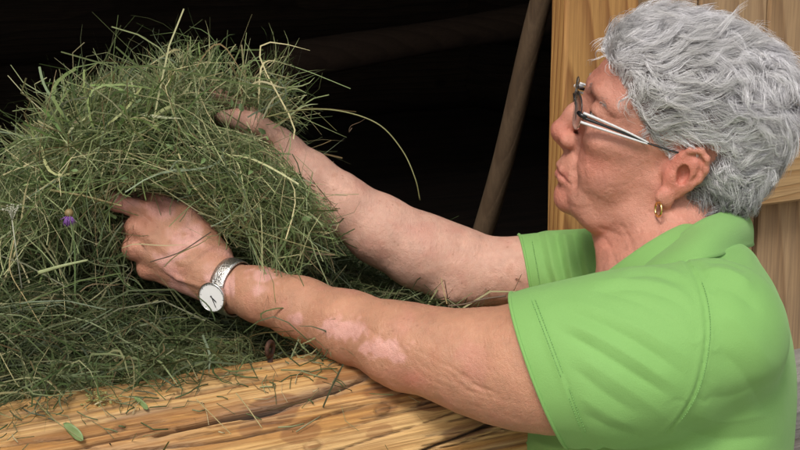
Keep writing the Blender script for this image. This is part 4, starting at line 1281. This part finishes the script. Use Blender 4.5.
for i in range(nb_):
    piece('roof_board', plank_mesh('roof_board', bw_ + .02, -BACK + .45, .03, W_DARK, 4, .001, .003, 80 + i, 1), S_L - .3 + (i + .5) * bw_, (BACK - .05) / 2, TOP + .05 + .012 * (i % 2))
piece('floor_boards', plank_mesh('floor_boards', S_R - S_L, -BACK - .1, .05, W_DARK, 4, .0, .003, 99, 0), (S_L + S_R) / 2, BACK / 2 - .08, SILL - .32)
# a rough beam against the back wall that catches a little light
b0, b1 = P(250, 68, 3.3), P(600, 9, 3.6)
V, Fc = tube(np.linspace(b0, b1, 24), .040 + .003 * np.sin(np.linspace(0, 9, 24)), 18)
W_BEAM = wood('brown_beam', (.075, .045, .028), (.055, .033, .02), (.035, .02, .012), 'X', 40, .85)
ob = link('beam', mesh_from('beam', V, Fc, W_BEAM), barn, 'slanting brown pole across the back wall'); ob.location = -Vector(barn.location)

# ---- pole leaning in the dark
p0, p1 = P(474, 262, 2.35), P(548, -16, 2.10)
dr = p1 - p0
pp = np.array([p0 + dr * t_ + .004 * np.array([math.sin(t_ * 5), math.cos(t_ * 4), 0]) for t_ in np.linspace(-.45, 1.6, 30)])
V, Fc = tube(pp - pp[0], np.linspace(.0185, .0145, 30), 14)
pole = link('pole', mesh_from('pole', V, Fc, W_POLE), None, 'long wooden tool handle leaning in the dark opening', 'pole'); pole.location = pp[0]

# ---- ground
gm = NT('fill_gravel'); go = gm.coord('Object')                 # unseen gravel with some green, made pale to bounce fill light upwards
gm.set(Base_Color=gm.ramp(gm.noise(go, 3, 5, .6), [(.25, (.10, .13, .05)), (.42, (.26, .235, .18)), (.75, (.36, .32, .26))]), Roughness=.95)
link('ground', mesh_from('ground', [(-120, -120, 0), (120, -120, 0), (120, 120, 0), (-120, 120, 0)], [(0, 1, 2, 3)], gm.m, False), kind='structure')

# ------------------------------------------------------------------ hay
gr = np.random.default_rng(23)
def hay_material():
    t = NT('hay'); c = t.attr('Col')
    t.set(Base_Color=c, Roughness=.55)
    t.b.inputs['Specular IOR Level'].default_value = .35
    tr_ = t.n('BsdfTranslucent'); t.put(tr_.inputs['Color'], c)
    mx = t.n('MixShader'); mx.inputs[0].default_value = .22
    out = t.t.nodes['Material Output']
    t.t.links.new(t.b.outputs[0], mx.inputs[1]); t.t.links.new(tr_.outputs[0], mx.inputs[2]); t.t.links.new(mx.outputs[0], out.inputs['Surface'])
    return t.m
HAY = hay_material()
PAL = np.array([[.115, .150, .060], [.155, .180, .085], [.075, .110, .042], [.225, .250, .130], [.310, .300, .170], [.46, .40, .235], [.17, .120, .065], [.15, .180, .120]])
PW = np.array([.21, .20, .16, .15, .11, .07, .04, .06])
KEEP = [([(214, 110), (262, 108), (277, 116), (302, 142), (350, 174), (350, 202), (318, 186), (292, 168), (264, 130), (214, 126)], 1.70),
        ([(110, 194), (150, 195), (188, 203), (218, 235), (252, 260), (242, 312), (185, 294), (130, 264), (121, 235)], 1.575), ([(199, 84), (210, 86), (210, 96), (199, 95)], 1.68), ([(258, 334), (282, 334), (284, 362), (258, 364)], 1.50)]
def clear(pth):
    """blades that would lie across the hands are mostly brushed aside"""
    n, m, _ = pth.shape
    x, y, w = to_img(pth.reshape(-1, 3))
    bad = np.zeros(n, bool)
    for poly, lim in KEEP:
        bad |= (poly_in(poly, x, y) & (w < lim)).reshape(n, m).any(1)
    return ~bad | (gr.random(n) < .035)
def blades(mid, dirs, L, wid, bend=.5, m=7, wob=.16, keep=None):
    """curved ribbons: middle points, directions, lengths, widths -> verts, quads, per-vertex colours"""
    n = len(mid)
    d = dirs / (np.linalg.norm(dirs, axis=1)[:, None] + 1e-9)
    a = gr.normal(size=(n, 3)); a -= d * (a * d).sum(1)[:, None]; a /= np.linalg.norm(a, axis=1)[:, None]
    t = np.linspace(-.5, .5, m)
    b = gr.normal(0, bend, n) * L
    k2 = gr.normal(0, wob, (n, 1)) * L[:, None]; c2 = np.cross(d, a); ph = gr.uniform(0, 6.28, (n, 1))
    pth = mid[:, None] + d[:, None] * (t[None, :, None] * L[:, None, None]) + a[:, None] * ((t[None] ** 2 - .08) * b[:, None])[..., None] + c2[:, None] * (k2 * np.sin(t[None] * 5 + ph))[..., None]
    droop = gr.uniform(0, .35, n) * L
    pth[..., 2] -= (np.abs(t)[None] ** 2 * droop[:, None]) * 1.2
    if keep is not None:
        kk = keep(pth); pth, a, c2, wid, n = pth[kk], a[kk], c2[kk], wid[kk], int(kk.sum())
    tan = np.gradient(pth, axis=1); tan /= np.linalg.norm(tan, axis=2, keepdims=True) + 1e-9
    sd = np.cross(tan, (a + .6 * c2 * gr.normal(0, 1, (n, 1)))[:, None]); sd /= np.linalg.norm(sd, axis=2, keepdims=True) + 1e-9
    prof = np.clip(1.05 - (np.abs(t + .15) / .68) ** 2.5, .12, 1)
    hw = wid[:, None] * .5 * prof[None]
    V = np.stack([pth - sd * hw[..., None], pth + sd * hw[..., None]], 2)
    g = np.arange(n * m * 2).reshape(n, m, 2)
    Q = np.stack([g[:, :-1, 0], g[:, :-1, 1], g[:, 1:, 1], g[:, 1:, 0]], -1).reshape(-1, 4)
    c = PAL[gr.choice(len(PAL), n, p=PW)] * gr.uniform(.6, 1.55, (n, 1))
    return V.reshape(-1, 3), Q, np.repeat(c, m * 2, 0)
def join(parts):
    V = []; Q = []; Cc = []; o = 0
    for v, q, c in parts:
        V.append(v); Q.append(q + o); Cc.append(c); o += len(v)
    return np.vstack(V), np.vstack(Q), np.vstack(Cc)
def poly_in(poly, x, y):
    ins = np.zeros(len(x), bool); n = len(poly)
    for i in range(n):
        x0, y0 = poly[i]; x1, y1 = poly[(i + 1) % n]
        c = ((y0 > y) != (y1 > y)) & (x < (x1 - x0) * (y - y0) / (y1 - y0 + 1e-12) + x0)
        ins ^= c
    return ins
def leaves(c, L, cols):
    """small folded oval leaves: six quads each"""
    n = len(c); d = gr.normal(size=(n, 3)); d /= np.linalg.norm(d, axis=1)[:, None]
    a = gr.normal(size=(n, 3)); a -= d * (a * d).sum(1)[:, None]; a /= np.linalg.norm(a, axis=1)[:, None]; b = np.cross(d, a)
    t = np.array([0, .3, .65, 1.0]); w = np.array([.05, .26, .22, .02])
    mid_ = c[:, None] + d[:, None] * (t[None, :, None] * L[:, None, None]) + b[:, None] * (.18 * np.sin(t * 2.4)[None, :, None] * L[:, None, None])
    l_ = mid_ + (a + .35 * b)[:, None] * (w[None, :, None] * L[:, None, None]); r_ = mid_ + (-a + .35 * b)[:, None] * (w[None, :, None] * L[:, None, None])
    V = np.stack([l_, mid_, r_], 2); g = np.arange(n * 12).reshape(n, 4, 3)
    Q = np.concatenate([np.stack([g[:, :-1, k], g[:, :-1, k + 1], g[:, 1:, k + 1], g[:, 1:, k]], -1).reshape(-1, 4) for k in (0, 1)])
    return V.reshape(-1, 3), Q, np.repeat(cols, 12, 0)

# ---- the armful between the hands: its outline, then a thickness that swells towards the middle
OUT = [(-60, 262), (-20, 228), (14, 198), (42, 160), (58, 118), (85, 100), (120, 99), (150, 92), (175, 80), (200, 88), (225, 92), (250, 88), (268, 94), (274, 114), (284, 144), (297, 180), (307, 215), (305, 246), (290, 264), (262, 262), (236, 252), (215, 238), (190, 212), (150, 205), (110, 208), (70, 222), (20, 238), (-60, 275)]
TUFT = []
# far arm and hand must keep showing where the photograph shows them: the hay passes before the wrist only up to this line
TX = gr.uniform(-60, 325, 150); TY = gr.uniform(60, 272, 150); TD = gr.normal(size=(150, 3))
def sample_bundle(n, tuft=0):
    x = gr.uniform(-60, 325, n * 3); y = gr.uniform(35, 272, n * 3)
    tf_ = gr.random(n * 3) < tuft
    if tuft:
        ti = gr.integers(0, len(TX), n * 3); x = np.where(tf_, TX[ti] + gr.normal(0, 13, n * 3), x); y = np.where(tf_, TY[ti] + gr.normal(0, 9, n * 3), y)
        sample_bundle.ti = np.where(tf_, ti, -1)
    k = poly_in(OUT, x, y); x, y = x[k][:n], y[k][:n]
    if tuft: sample_bundle.ti = sample_bundle.ti[k][:n]
    de = seg_dist(x, y, OUT + [OUT[0]])
    th_ = .020 + .085 * np.sqrt(1 - (1 - np.clip(de / 62, 0, 1)) ** 2)
    wc_ = 1.612 - .02 * sstep(200, 310, x) - .010 * sstep(120, 240, y)
    u = gr.uniform(-1, 1, len(x)); u = np.sign(u) * np.abs(u) ** .7
    return x, y, wc_ + u * th_, u
def bundle_part(n, Lr, Wr, bend, rnd):
    x, y, w, u = sample_bundle(n, .7); ti = sample_bundle.ti
    # in front of the near hand and over the thumb of the far one the hay stays back
    hand = np.exp(-(((x - 165) / 50) ** 2 + ((y - 240) / 34) ** 2)); w = np.maximum(w, 1.50 + .085 * sstep(.25, .6, hand))
    fa_ = seg_dist(x, y, [(222, 117), (262, 126), (300, 165)]) < 14
    w = np.where(fa_ & (w < 1.64), 1.70 + .02 * gr.random(len(w)), w)
    w = np.where((x > 200) & (x < 305) & (y < 118 + .55 * np.maximum(x - 240, 0)) & (w < 1.645), 1.645 + .05 * gr.random(len(w)), w)
    n = len(x)
    p = np.stack([P(a, b, c) for a, b, c in zip(x, y, w)])
    rx, ry = (x - 185) / 130, (y - 170) / 95
    tx, ty = -ry, rx                                                    # around the armful
    s_ = np.where(gr.random(n) < .5, 1, -1)
    d = AX[None] * (tx * s_)[:, None] + -AU[None] * (ty * s_)[:, None]
    d = d + .35 * (-AU)[None] * sstep(150, 280, x)[:, None] + gr.normal(0, rnd, (n, 3)) + np.where((ti >= 0)[:, None], 1.1 * TD[ti], 0)
    L = np.clip(gr.lognormal(math.log(Lr), .45, n), .03, .30); de = seg_dist(x, y, OUT + [OUT[0]])
    L = np.minimum(L, .07 + de * .0021 + gr.exponential(.04, n))
    return blades(p, d, L, gr.uniform(*Wr, n), bend, 9, keep=clear)
parts = [bundle_part(6800, .14, (.0005, .0011), .70, .40), bundle_part(2300, .13, (.0012, .0024), .55, .40), bundle_part(2600, .07, (.0005, .0010), .9, .9)]
x, y, w, u = sample_bundle(330)
pl_ = np.stack([P(a, b, c - .02) for a, b, c in zip(x, y, w)])
xl, yl, wl = to_img(pl_); pl_ = pl_[~(poly_in(KEEP[0][0], xl, yl) | poly_in(KEEP[1][0], xl, yl))]
parts.append(leaves(pl_, gr.uniform(.004, .012, len(pl_)), np.array([[.11, .16, .065]]) * gr.uniform(.6, 1.7, (len(pl_), 1))))
# loose stems that stand out of the armful
free = [((190, 75), (176, 20), 1.60), ((186, 70), (170, 8), 1.62), ((192, 68), (197, 30), 1.60), ((200, 66), (238, 42), 1.58), ((212, 70), (252, 50), 1.60), ((225, 72), (208, 28), 1.61), ((262, 80), (281, 26), 1.64), ((270, 84), (290, 40), 1.63),
        ((262, 82), (268, 10), 1.66), ((270, 100), (306, 66), 1.62), ((272, 110), (310, 50), 1.60), ((60, 105), (40, 170), 1.57), ((70, 92), (100, 84), 1.56), ((52, 110), (20, 190), 1.58), ((30, 150), (-10, 150), 1.58), ((22, 162), (12, 110), 1.60), ((10, 170), (-20, 140), 1.58),
        ((160, 90), (160, 54), 1.60), ((140, 88), (150, 60), 1.58), ((240, 76), (262, 52), 1.60), ((182, 62), (215, 34), 1.59), ((170, 66), (190, 48), 1.57), ((255, 84), (300, 88), 1.60), ((270, 96), (322, 96), 1.62), ((280, 120), (318, 104), 1.62), ((60, 100), (56, 80), 1.6), ((120, 84), (96, 70), 1.58), ((168, 95), (176, 36), 1.60), ((176, 92), (186, 28), 1.58), ((190, 92), (212, 32), 1.60), ((172, 94), (150, 52), 1.61), ((196, 94), (228, 38), 1.61), ((205, 95), (215, 44), 1.59), ((178, 92), (200, 26), 1.59), ((256, 92), (272, 44), 1.62), ((264, 96), (284, 56), 1.61), ((244, 94), (256, 60), 1.60), ((266, 98), (298, 44), 1.62), ((40, 140), (8, 160), 1.56), ((46, 150), (-8, 195), 1.55), ((52, 160), (10, 215), 1.55), ((60, 118), (62, 82), 1.58), ((80, 104), (60, 80), 1.57)]
m_, d_, l_ = [], [], []
for rep in range(5):
    for (a, b, w_) in free:
        A_ = P(a[0] + gr.normal(0, 6 * (rep > 0)), a[1] + gr.normal(0, 5 * (rep > 0)), w_ + gr.normal(0, .015)); B_ = P(b[0] + gr.normal(0, 13 * (rep > 0)), b[1] + gr.normal(0, 8 * (rep > 0)), w_ + gr.normal(0, .02))
        B_ = A_ + (B_ - A_) * (1 if rep == 0 else gr.uniform(.4, .95)); A_ = A_ - (B_ - A_) * .4
        m_.append((A_ + B_) / 2); d_.append(B_ - A_); l_.append(np.linalg.norm(B_ - A_))
parts.append(blades(np.array(m_), np.array(d_), np.array(l_), gr.uniform(.0007, .0020, len(m_)), .9, 10))
# ragged peaks: springy stems and blades that loop up out of the top
def spray(n, foot, head, sx_, sy_, w0, wid, bend):
    A_ = np.stack([P(foot[0] + gr.normal(0, 14), foot[1] + gr.uniform(-4, 16), w0 + gr.normal(0, .025)) for _ in range(n)])
    B_ = np.stack([P(head[0] + gr.normal(0, sx_), head[1] + abs(gr.normal(0, sy_)), w0 + gr.normal(0, .04)) for _ in range(n)])
    return blades((A_ + B_) / 2, B_ - A_, np.linalg.norm(B_ - A_, axis=1) * gr.uniform(.8, 1.15, n), gr.uniform(*wid, n), bend, 11)
parts += [spray(46, (180, 100), (188, 32), 20, 26, 1.60, (.0006, .0016), 1.0), spray(26, (266, 104), (280, 40), 12, 24, 1.66, (.0006, .0014), .7), spray(16, (185, 96), (190, 34), 22, 20, 1.59, (.0018, .0030), 1.1), spray(22, (70, 112), (66, 84), 16, 10, 1.58, (.0008, .0020), 1.0), spray(20, (40, 175), (0, 175), 12, 14, 1.56, (.0008, .0022), .6)]
# broad fresh blades on the left front of the armful
n_ = 150; x = gr.uniform(52, 165, n_); y = gr.uniform(92, 196, n_); p = np.stack([P(a, b, 1.535 + gr.uniform(-.012, .02)) for a, b in zip(x, y)])
d = AX[None] * gr.normal(0, .8, n_)[:, None] - AU[None] * gr.normal(.5, .7, n_)[:, None] + gr.normal(0, .25, (n_, 3))
v_, q_, c_ = blades(p, d, gr.uniform(.05, .12, n_), gr.uniform(.0020, .0036, n_), .9, 11, keep=clear)
parts.append((v_, q_, np.clip(c_ * np.array([1.12, 1.22, 1.0]), .05, .42)))
# hay standing before the curled fingers of the near hand
n_ = 70; x = gr.uniform(96, 128, n_); y = gr.uniform(232, 292, n_); p = np.stack([P(a, b, gr.uniform(1.525, 1.56)) for a, b in zip(x, y)])
d = AX[None] * gr.normal(0, .6, n_)[:, None] - AU[None] * gr.normal(.6, .6, n_)[:, None] + gr.normal(0, .2, (n_, 3))
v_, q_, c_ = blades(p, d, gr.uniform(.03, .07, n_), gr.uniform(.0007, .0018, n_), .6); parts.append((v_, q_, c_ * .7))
# a few stems over the far wrist and the back of the near hand
m_, d_, l_ = [], [], []
for k in range(46):
    x0, y0 = gr.uniform(268, 322), 0; y0 = 150 + (x0 - 285) * .9 + gr.uniform(-8, 60)
    A_ = P(x0, y0, gr.uniform(1.57, 1.63)); a_ = gr.uniform(.6, 2.4); B_ = A_ + (math.cos(a_) * AX * (1 if gr.random() < .5 else -1) - math.sin(a_) * AU) * gr.uniform(.04, .10)
    m_.append((A_ + B_) / 2); d_.append(B_ - A_); l_.append(np.linalg.norm(B_ - A_))
for (a, b, w_) in (((150, 262), (208, 234), 1.512), ((165, 268), (211, 232), 1.515), ((120, 246), (190, 240), 1.520), ((118, 190), (140, 214), 1.53), ((180, 300), (150, 268), 1.52), ((190, 318), (170, 285), 1.51), ((215, 318), (196, 290), 1.50), ((128, 200), (146, 172), 1.54), ((160, 215), (150, 180), 1.54), ((175, 212), (168, 176), 1.54), ((190, 225), (196, 180), 1.54)):
    A_, B_ = P(*a, w_), P(*b, w_); m_.append((A_ + B_) / 2); d_.append(B_ - A_); l_.append(np.linalg.norm(B_ - A_))
parts.append(blades(np.array(m_), np.array(d_), np.array(l_), gr.uniform(.0008, .0016, len(m_)), .25))
V, Q, Cc = join(parts)
Cc = Cc * np.array([1.22, 1.25, 1.16])
link('armful_of_hay', mesh_from('armful_of_hay', V, Q, HAY, True, Cc), None, 'loose armful of green hay held up between both hands', 'hay', kind='stuff')

# ---- the heap inside the barn, behind the log
def heap_z(s, n):
    b = SILL - .055 + .045 * sstep(.05, -.25, n) - .42 * sstep(-.42, -1.0, n)
    b = b + .10 * sstep(-.05, -.55, s) * sstep(.0, -.40, n) * sstep(-1.2, -.6, n)
    b = b - .14 * sstep(.15, .42, s)
    q = np.stack([s, n, 0 * s], 1)
    return b + .028 * fbm(q, 5, 3, 3)
sgx = np.linspace(-1.9, 2.1, 150); ngx = np.linspace(-.06, -3.1, 110)
A_, B_ = np.meshgrid(sgx, ngx, indexing='ij')
hz = heap_z(A_.ravel(), B_.ravel()) - .012
HV = np.array([LC[0], LC[1], 0]) + A_.ravel()[:, None] * WT + B_.ravel()[:, None] * WN; HV[:, 2] = hz
g = np.arange(A_.size).reshape(A_.shape); HQ = np.stack([g[:-1, :-1], g[:-1, 1:], g[1:, 1:], g[1:, :-1]], -1).reshape(-1, 4)
HQ = HQ[~((A_.ravel()[HQ].max(1) > sj - .03) & (B_.ravel()[HQ].max(1) > -.30))]
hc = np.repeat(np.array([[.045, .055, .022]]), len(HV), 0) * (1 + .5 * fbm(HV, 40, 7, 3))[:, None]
def heap_part(n, srange, nrange, Lr, Wr, power=1.0, lift=.25):
    s = gr.uniform(*srange, n); nn = nrange[0] + (nrange[1] - nrange[0]) * gr.random(n) ** power
    z = heap_z(s, nn) + np.abs(gr.normal(0, .010, n)) + .004
    p = np.array([LC[0], LC[1], 0]) + s[:, None] * WT + nn[:, None] * WN; p[:, 2] = z
    a = gr.uniform(0, 6.283, n)
    d = np.cos(a)[:, None] * WT + np.sin(a)[:, None] * WN; d[:, 2] = gr.normal(0, lift, n)
    L = np.clip(gr.lognormal(math.log(Lr), .4, n), .03, .26)
    return blades(p, d, L, gr.uniform(*Wr, n), .75, keep=clear)
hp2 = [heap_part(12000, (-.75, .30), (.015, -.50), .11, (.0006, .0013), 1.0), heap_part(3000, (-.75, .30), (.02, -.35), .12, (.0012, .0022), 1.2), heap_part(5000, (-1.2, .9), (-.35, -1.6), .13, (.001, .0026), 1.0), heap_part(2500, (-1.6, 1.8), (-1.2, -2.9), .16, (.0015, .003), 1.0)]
# tufts hanging over the edge of the log
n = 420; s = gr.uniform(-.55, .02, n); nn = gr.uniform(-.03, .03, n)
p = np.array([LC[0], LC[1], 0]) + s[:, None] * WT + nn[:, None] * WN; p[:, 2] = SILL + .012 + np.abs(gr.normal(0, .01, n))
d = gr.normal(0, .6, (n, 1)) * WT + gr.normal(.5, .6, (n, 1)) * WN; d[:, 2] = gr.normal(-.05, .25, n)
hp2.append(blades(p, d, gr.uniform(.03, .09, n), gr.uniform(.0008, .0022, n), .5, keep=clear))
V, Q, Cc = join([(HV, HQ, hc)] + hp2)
Cc = Cc * np.array([.62, .66, .58])  # heap colours darkened to stand for the shade below the armful
link('hay_heap', mesh_from('hay_heap', V, Q, HAY, True, Cc), None, 'green heap of hay with its shade painted in, lying behind the golden log', 'hay', kind='stuff')

# ------------------------------------------------------------------ single stems, leaves and a flower that can be picked out
def mono(name, col, rough=.55):
    t = NT(name); n_ = t.noise(t.coord('Object'), 220, 3)
    t.set(Base_Color=t.mix(n_, tuple(c * .75 for c in col), tuple(min(1, c * 1.25) for c in col)), Roughness=rough); return t.m
STRAW = mono('straw', (.34, .27, .12)); STEM = mono('green_stem', (.20, .20, .08)); PALEG = mono('pale_blade', (.30, .34, .16)); DSTEM = mono('dark_stem', (.10, .065, .04)); LEAFG = mono('leaf_green', (.17, .24, .09))
def stem(name, pts, r0, r1, mat, label, cat, group=None, n=40, squash=None):
    p = catmull([P(*q) for q in pts], n)
    V, Fc = tube(p - p[0], np.linspace(r0, r1, n), 6, True, squash)
    o = link(name, mesh_from(name, V, Fc, mat), None, label, cat, group); o.location = p[0]; return o
stem('grass_stalk', [(262, 118, 1.60), (300, 110, 1.58), (340, 111, 1.56), (378, 124, 1.55), (402, 150, 1.55), (415, 178, 1.55), (420, 200, 1.56)], .0008, .0006, STEM, 'long thin stalk arching out of the armful over the far arm', 'grass')
stem('grass_stalk', [(352, 128, 1.575), (349, 132, 1.57), (351, 126, 1.565), (360, 122, 1.56), (366, 118, 1.555)], .0005, .0003, DSTEM, 'tiny curled stem hanging inside the arching stalk', 'grass')
stem('straw', [(50, 190, 1.52), (84, 196, 1.515), (122, 206, 1.515)], .0014, .0010, STRAW, 'thick yellow straw pointing at the fingers of the near hand', 'straw')
stem('grass', [(38, 273, 1.49), (62, 266, 1.485), (88, 260, 1.49)], .0022, .0010, PALEG, 'short pale green blade lying on the dark heap', 'grass', None, 24, .3)
stem('twig', [(448, 306, 1.40), (465, 304, 1.395), (484, 299, 1.39), (506, 296, 1.39)], .0008, .0009, DSTEM, 'dry brown twig lying on the crook of the near arm', 'twig')
stem('straw', [(447, 304, 1.40), (444, 292, 1.40), (441, 278, 1.405)], .0005, .0004, STRAW, 'short pale straw standing up beside the brown twig', 'straw')
stem('grass_stalk', [(150, 262, 1.506), (180, 252, 1.500), (211, 232, 1.515)], .0006, .0006, DSTEM, 'dark thin stem lying across the back of the near hand', 'grass')
stem('straw', [(236, 393, 1.345), (248, 408, 1.335), (262, 428, 1.325)], .0006, .0005, STRAW, 'pale straw slanting over the big crack in the log', 'straw')
stem('straw', [(196, 399, 1.335), (212, 415, 1.325), (231, 434, 1.315)], .0005, .0004, STRAW, 'thin straw on the log left of the big crack', 'straw')
stem('grass', [(34, 398, 1.285), (52, 418, 1.27), (82, 440, 1.262)], .0009, .0005, STEM, 'thin green blade bent over the left end of the log', 'grass', None, 24, .4)
stem('grass', [(14, 240, 1.50), (10, 270, 1.49), (26, 300, 1.485), (44, 330, 1.48)], .0007, .0004, STRAW, 'thin straw coloured stem at the left edge of the heap', 'grass')
def leaf(name, a, b, w, wid, label, mat=None, lift=.0015):
    """broad leaf lying on the log from pixel a to b"""
    A_, B_ = P(*a, w[0]), P(*b, w[1]); d = B_ - A_; L = np.linalg.norm(d); d = d / L; s_ = nrm(np.cross(d, -AF)); u_ = np.cross(s_, d); u_ = u_ if u_[2] > 0 else -u_
    V = []; Fc = []; m = 11
    for i in range(m):
        t_ = i / (m - 1); ww = wid * math.sin(math.pi * (t_ * .94 + .03)) ** .8
        for k in (-1, -.5, 0, .5, 1):
            V.append(d * L * t_ + s_ * ww * k + u_ * (lift + .10 * wid * abs(k) + .0016 * math.sin(t_ * 7 + k)))
    for i in range(m - 1):
        for k in range(4): Fc.append((i * 5 + k, i * 5 + k + 1, i * 5 + 6 + k, i * 5 + 5 + k))
    o = link(name, mesh_from(name, V, Fc, mat or LEAFG), None, label, 'leaf'); o.location = A_
    md = o.modifiers.new('thick', 'SOLIDIFY'); md.thickness = .0004
    return o
def on_log(px, py):
    """the point of the log that a pixel sees"""
    d = nrm(P(px, py, 1.0) - CAM); o_ = CAM - LC; d2 = d - WT * (d @ WT); o2 = o_ - WT * (o_ @ WT)
    a = d2 @ d2; b = 2 * d2 @ o2; c = o2 @ o2 - (LR + .002) ** 2
    disc = b * b - 4 * a * c
    if disc < 0: return None
    t = (-b - math.sqrt(disc)) / (2 * a)
    return float((CAM + d * t - CAM) @ AF)
def wl(px, py): return on_log(px, py) or 1.35
leaf('leaf', (66, 423), (84, 441), (wl(66, 423) - .002, wl(84, 441) - .004), .0045, 'grey green leaf lying on the left part of the log')
leaf('leaf', (136, 397), (149, 410), (wl(136, 397) - .002, wl(149, 410) - .003), .0025, 'narrow green leaf lying on the log beside the sprig')
# sprig of small florets on the log
sc = P(98, 399, wl(98, 399) - .006)
fl = []
sr = np.random.default_rng(8)
for k in range(46):
    c = sc + AX * sr.normal(0, .008) + AU * sr.normal(0, .0035) - AF * abs(sr.normal(0, .002))
    v, f = sphere_vf((0, 0, 0), .0011, 6, 4); fl.append((v * np.array([1.3, 1, .9]) + (c - sc), f))
fl.append(tube([AX * -.011 + AU * -.002, AX * .002, AX * .014 + AU * .004], .0006, 6))
V, Fc = merge(fl)
o = link('sprig', mesh_from('sprig', V, Fc, mono('sprig', (.30, .29, .10))), None, 'tiny yellowish flower sprig lying on top of the log', 'plant', None, 'stuff'); o.location = sc
# purple flower head among the hay
fc_ = P(69, 217, 1.49)
kn = empty('flower', fc_, 'purple thistle like flower head hanging in the dark hay', 'flower')
V, Fc = sphere_vf(fc_ + AU * .004, .0045, 14, 9); part('calyx', mesh_from('calyx', V, Fc, mono('calyx', (.24, .17, .07))), kn)
pet = []
for k in range(60):
    d = nrm(-AU * 1.0 + AX * sr.normal(0, .55) - AF * sr.normal(.2, .5)); d2 = nrm(np.cross(d, sr.normal(size=3)))
    p_ = np.array([fc_ + AU * .002, fc_ + AU * .002 + d * .005, fc_ + AU * .001 + d * sr.uniform(.008, .0115) + d2 * .001]); pet.append(tube(p_, [.0007, .0006, .0002], 4))
V, Fc = merge(pet); o = part('petals', mesh_from('petals', V, Fc, mono('violet', (.22, .085, .34))), kn); o['kind'] = 'stuff'
V, Fc = tube(catmull([fc_ + AU * .006, P(76, 200, 1.50), P(90, 184, 1.52), P(99, 172, 1.54)], 16), .0008, 6); part('stalk', mesh_from('stalk', V, Fc, STEM), kn)
# pale umbel at the left edge
uc = P(12, 209, 1.51); fl = []
for k in range(40):
    c = AX * sr.normal(0, .005) + AU * sr.normal(0, .0022) - AF * sr.normal(0, .004); v, f = sphere_vf((0, 0, 0), .0009, 6, 4); fl.append((v + c, f)); 
    if k % 5 == 0: fl.append(tube([c, -AU * .012], .0003, 4))
fl.append(tube([-AU * .011, -AU * .04 + AX * .004, -AU * .08 + AX * .01], .0006, 5))
V, Fc = merge(fl); o = link('umbel', mesh_from('umbel', V, Fc, mono('umbel', (.42, .42, .32))), None, 'small whitish flower umbel at the left edge of the hay', 'flower', None, 'stuff'); o.location = uc

# short broken bits strewn over the log: nobody could count them
bt = np.random.default_rng(31); bits = []
for k in range(150):
    x_, y_ = bt.uniform(-5, 480), 0; y_ = 405 - x_ * .167 + abs(bt.normal(0, 26)) + 3
    if y_ > 452: continue
    w_ = on_log(x_, y_)
    if w_ is None: continue
    p_ = P(x_, y_, w_ - .0015); nn_ = p_ - LC; nn_ = nrm(nn_ - WT * (nn_ @ WT)); a_ = bt.uniform(0, 6.28); t_ = math.cos(a_) * WT + math.sin(a_) * np.cross(nn_, WT)
    L_ = bt.uniform(.006, .030); cu = np.cross(nn_, t_) * bt.normal(0, .12) * L_
    pts_ = np.array([p_ - t_ * L_ * .5, p_ + cu + nn_ * .001, p_ + t_ * L_ * .5 + nn_ * .001])
    v, f = tube(pts_, bt.uniform(.0003, .0008), 4, True, .5); bits.append((v, f, PAL[bt.choice(len(PAL), p=PW)] * bt.uniform(.7, 1.4)))
V, Fc = merge([b[:2] for b in bits]); Cb = np.vstack([np.repeat(b[2][None], len(b[0]), 0) for b in bits])
link('hay_scraps', mesh_from('hay_scraps', V, Fc, HAY, True, Cb), None, 'short broken bits of hay strewn over the golden log', 'hay', None, 'stuff')
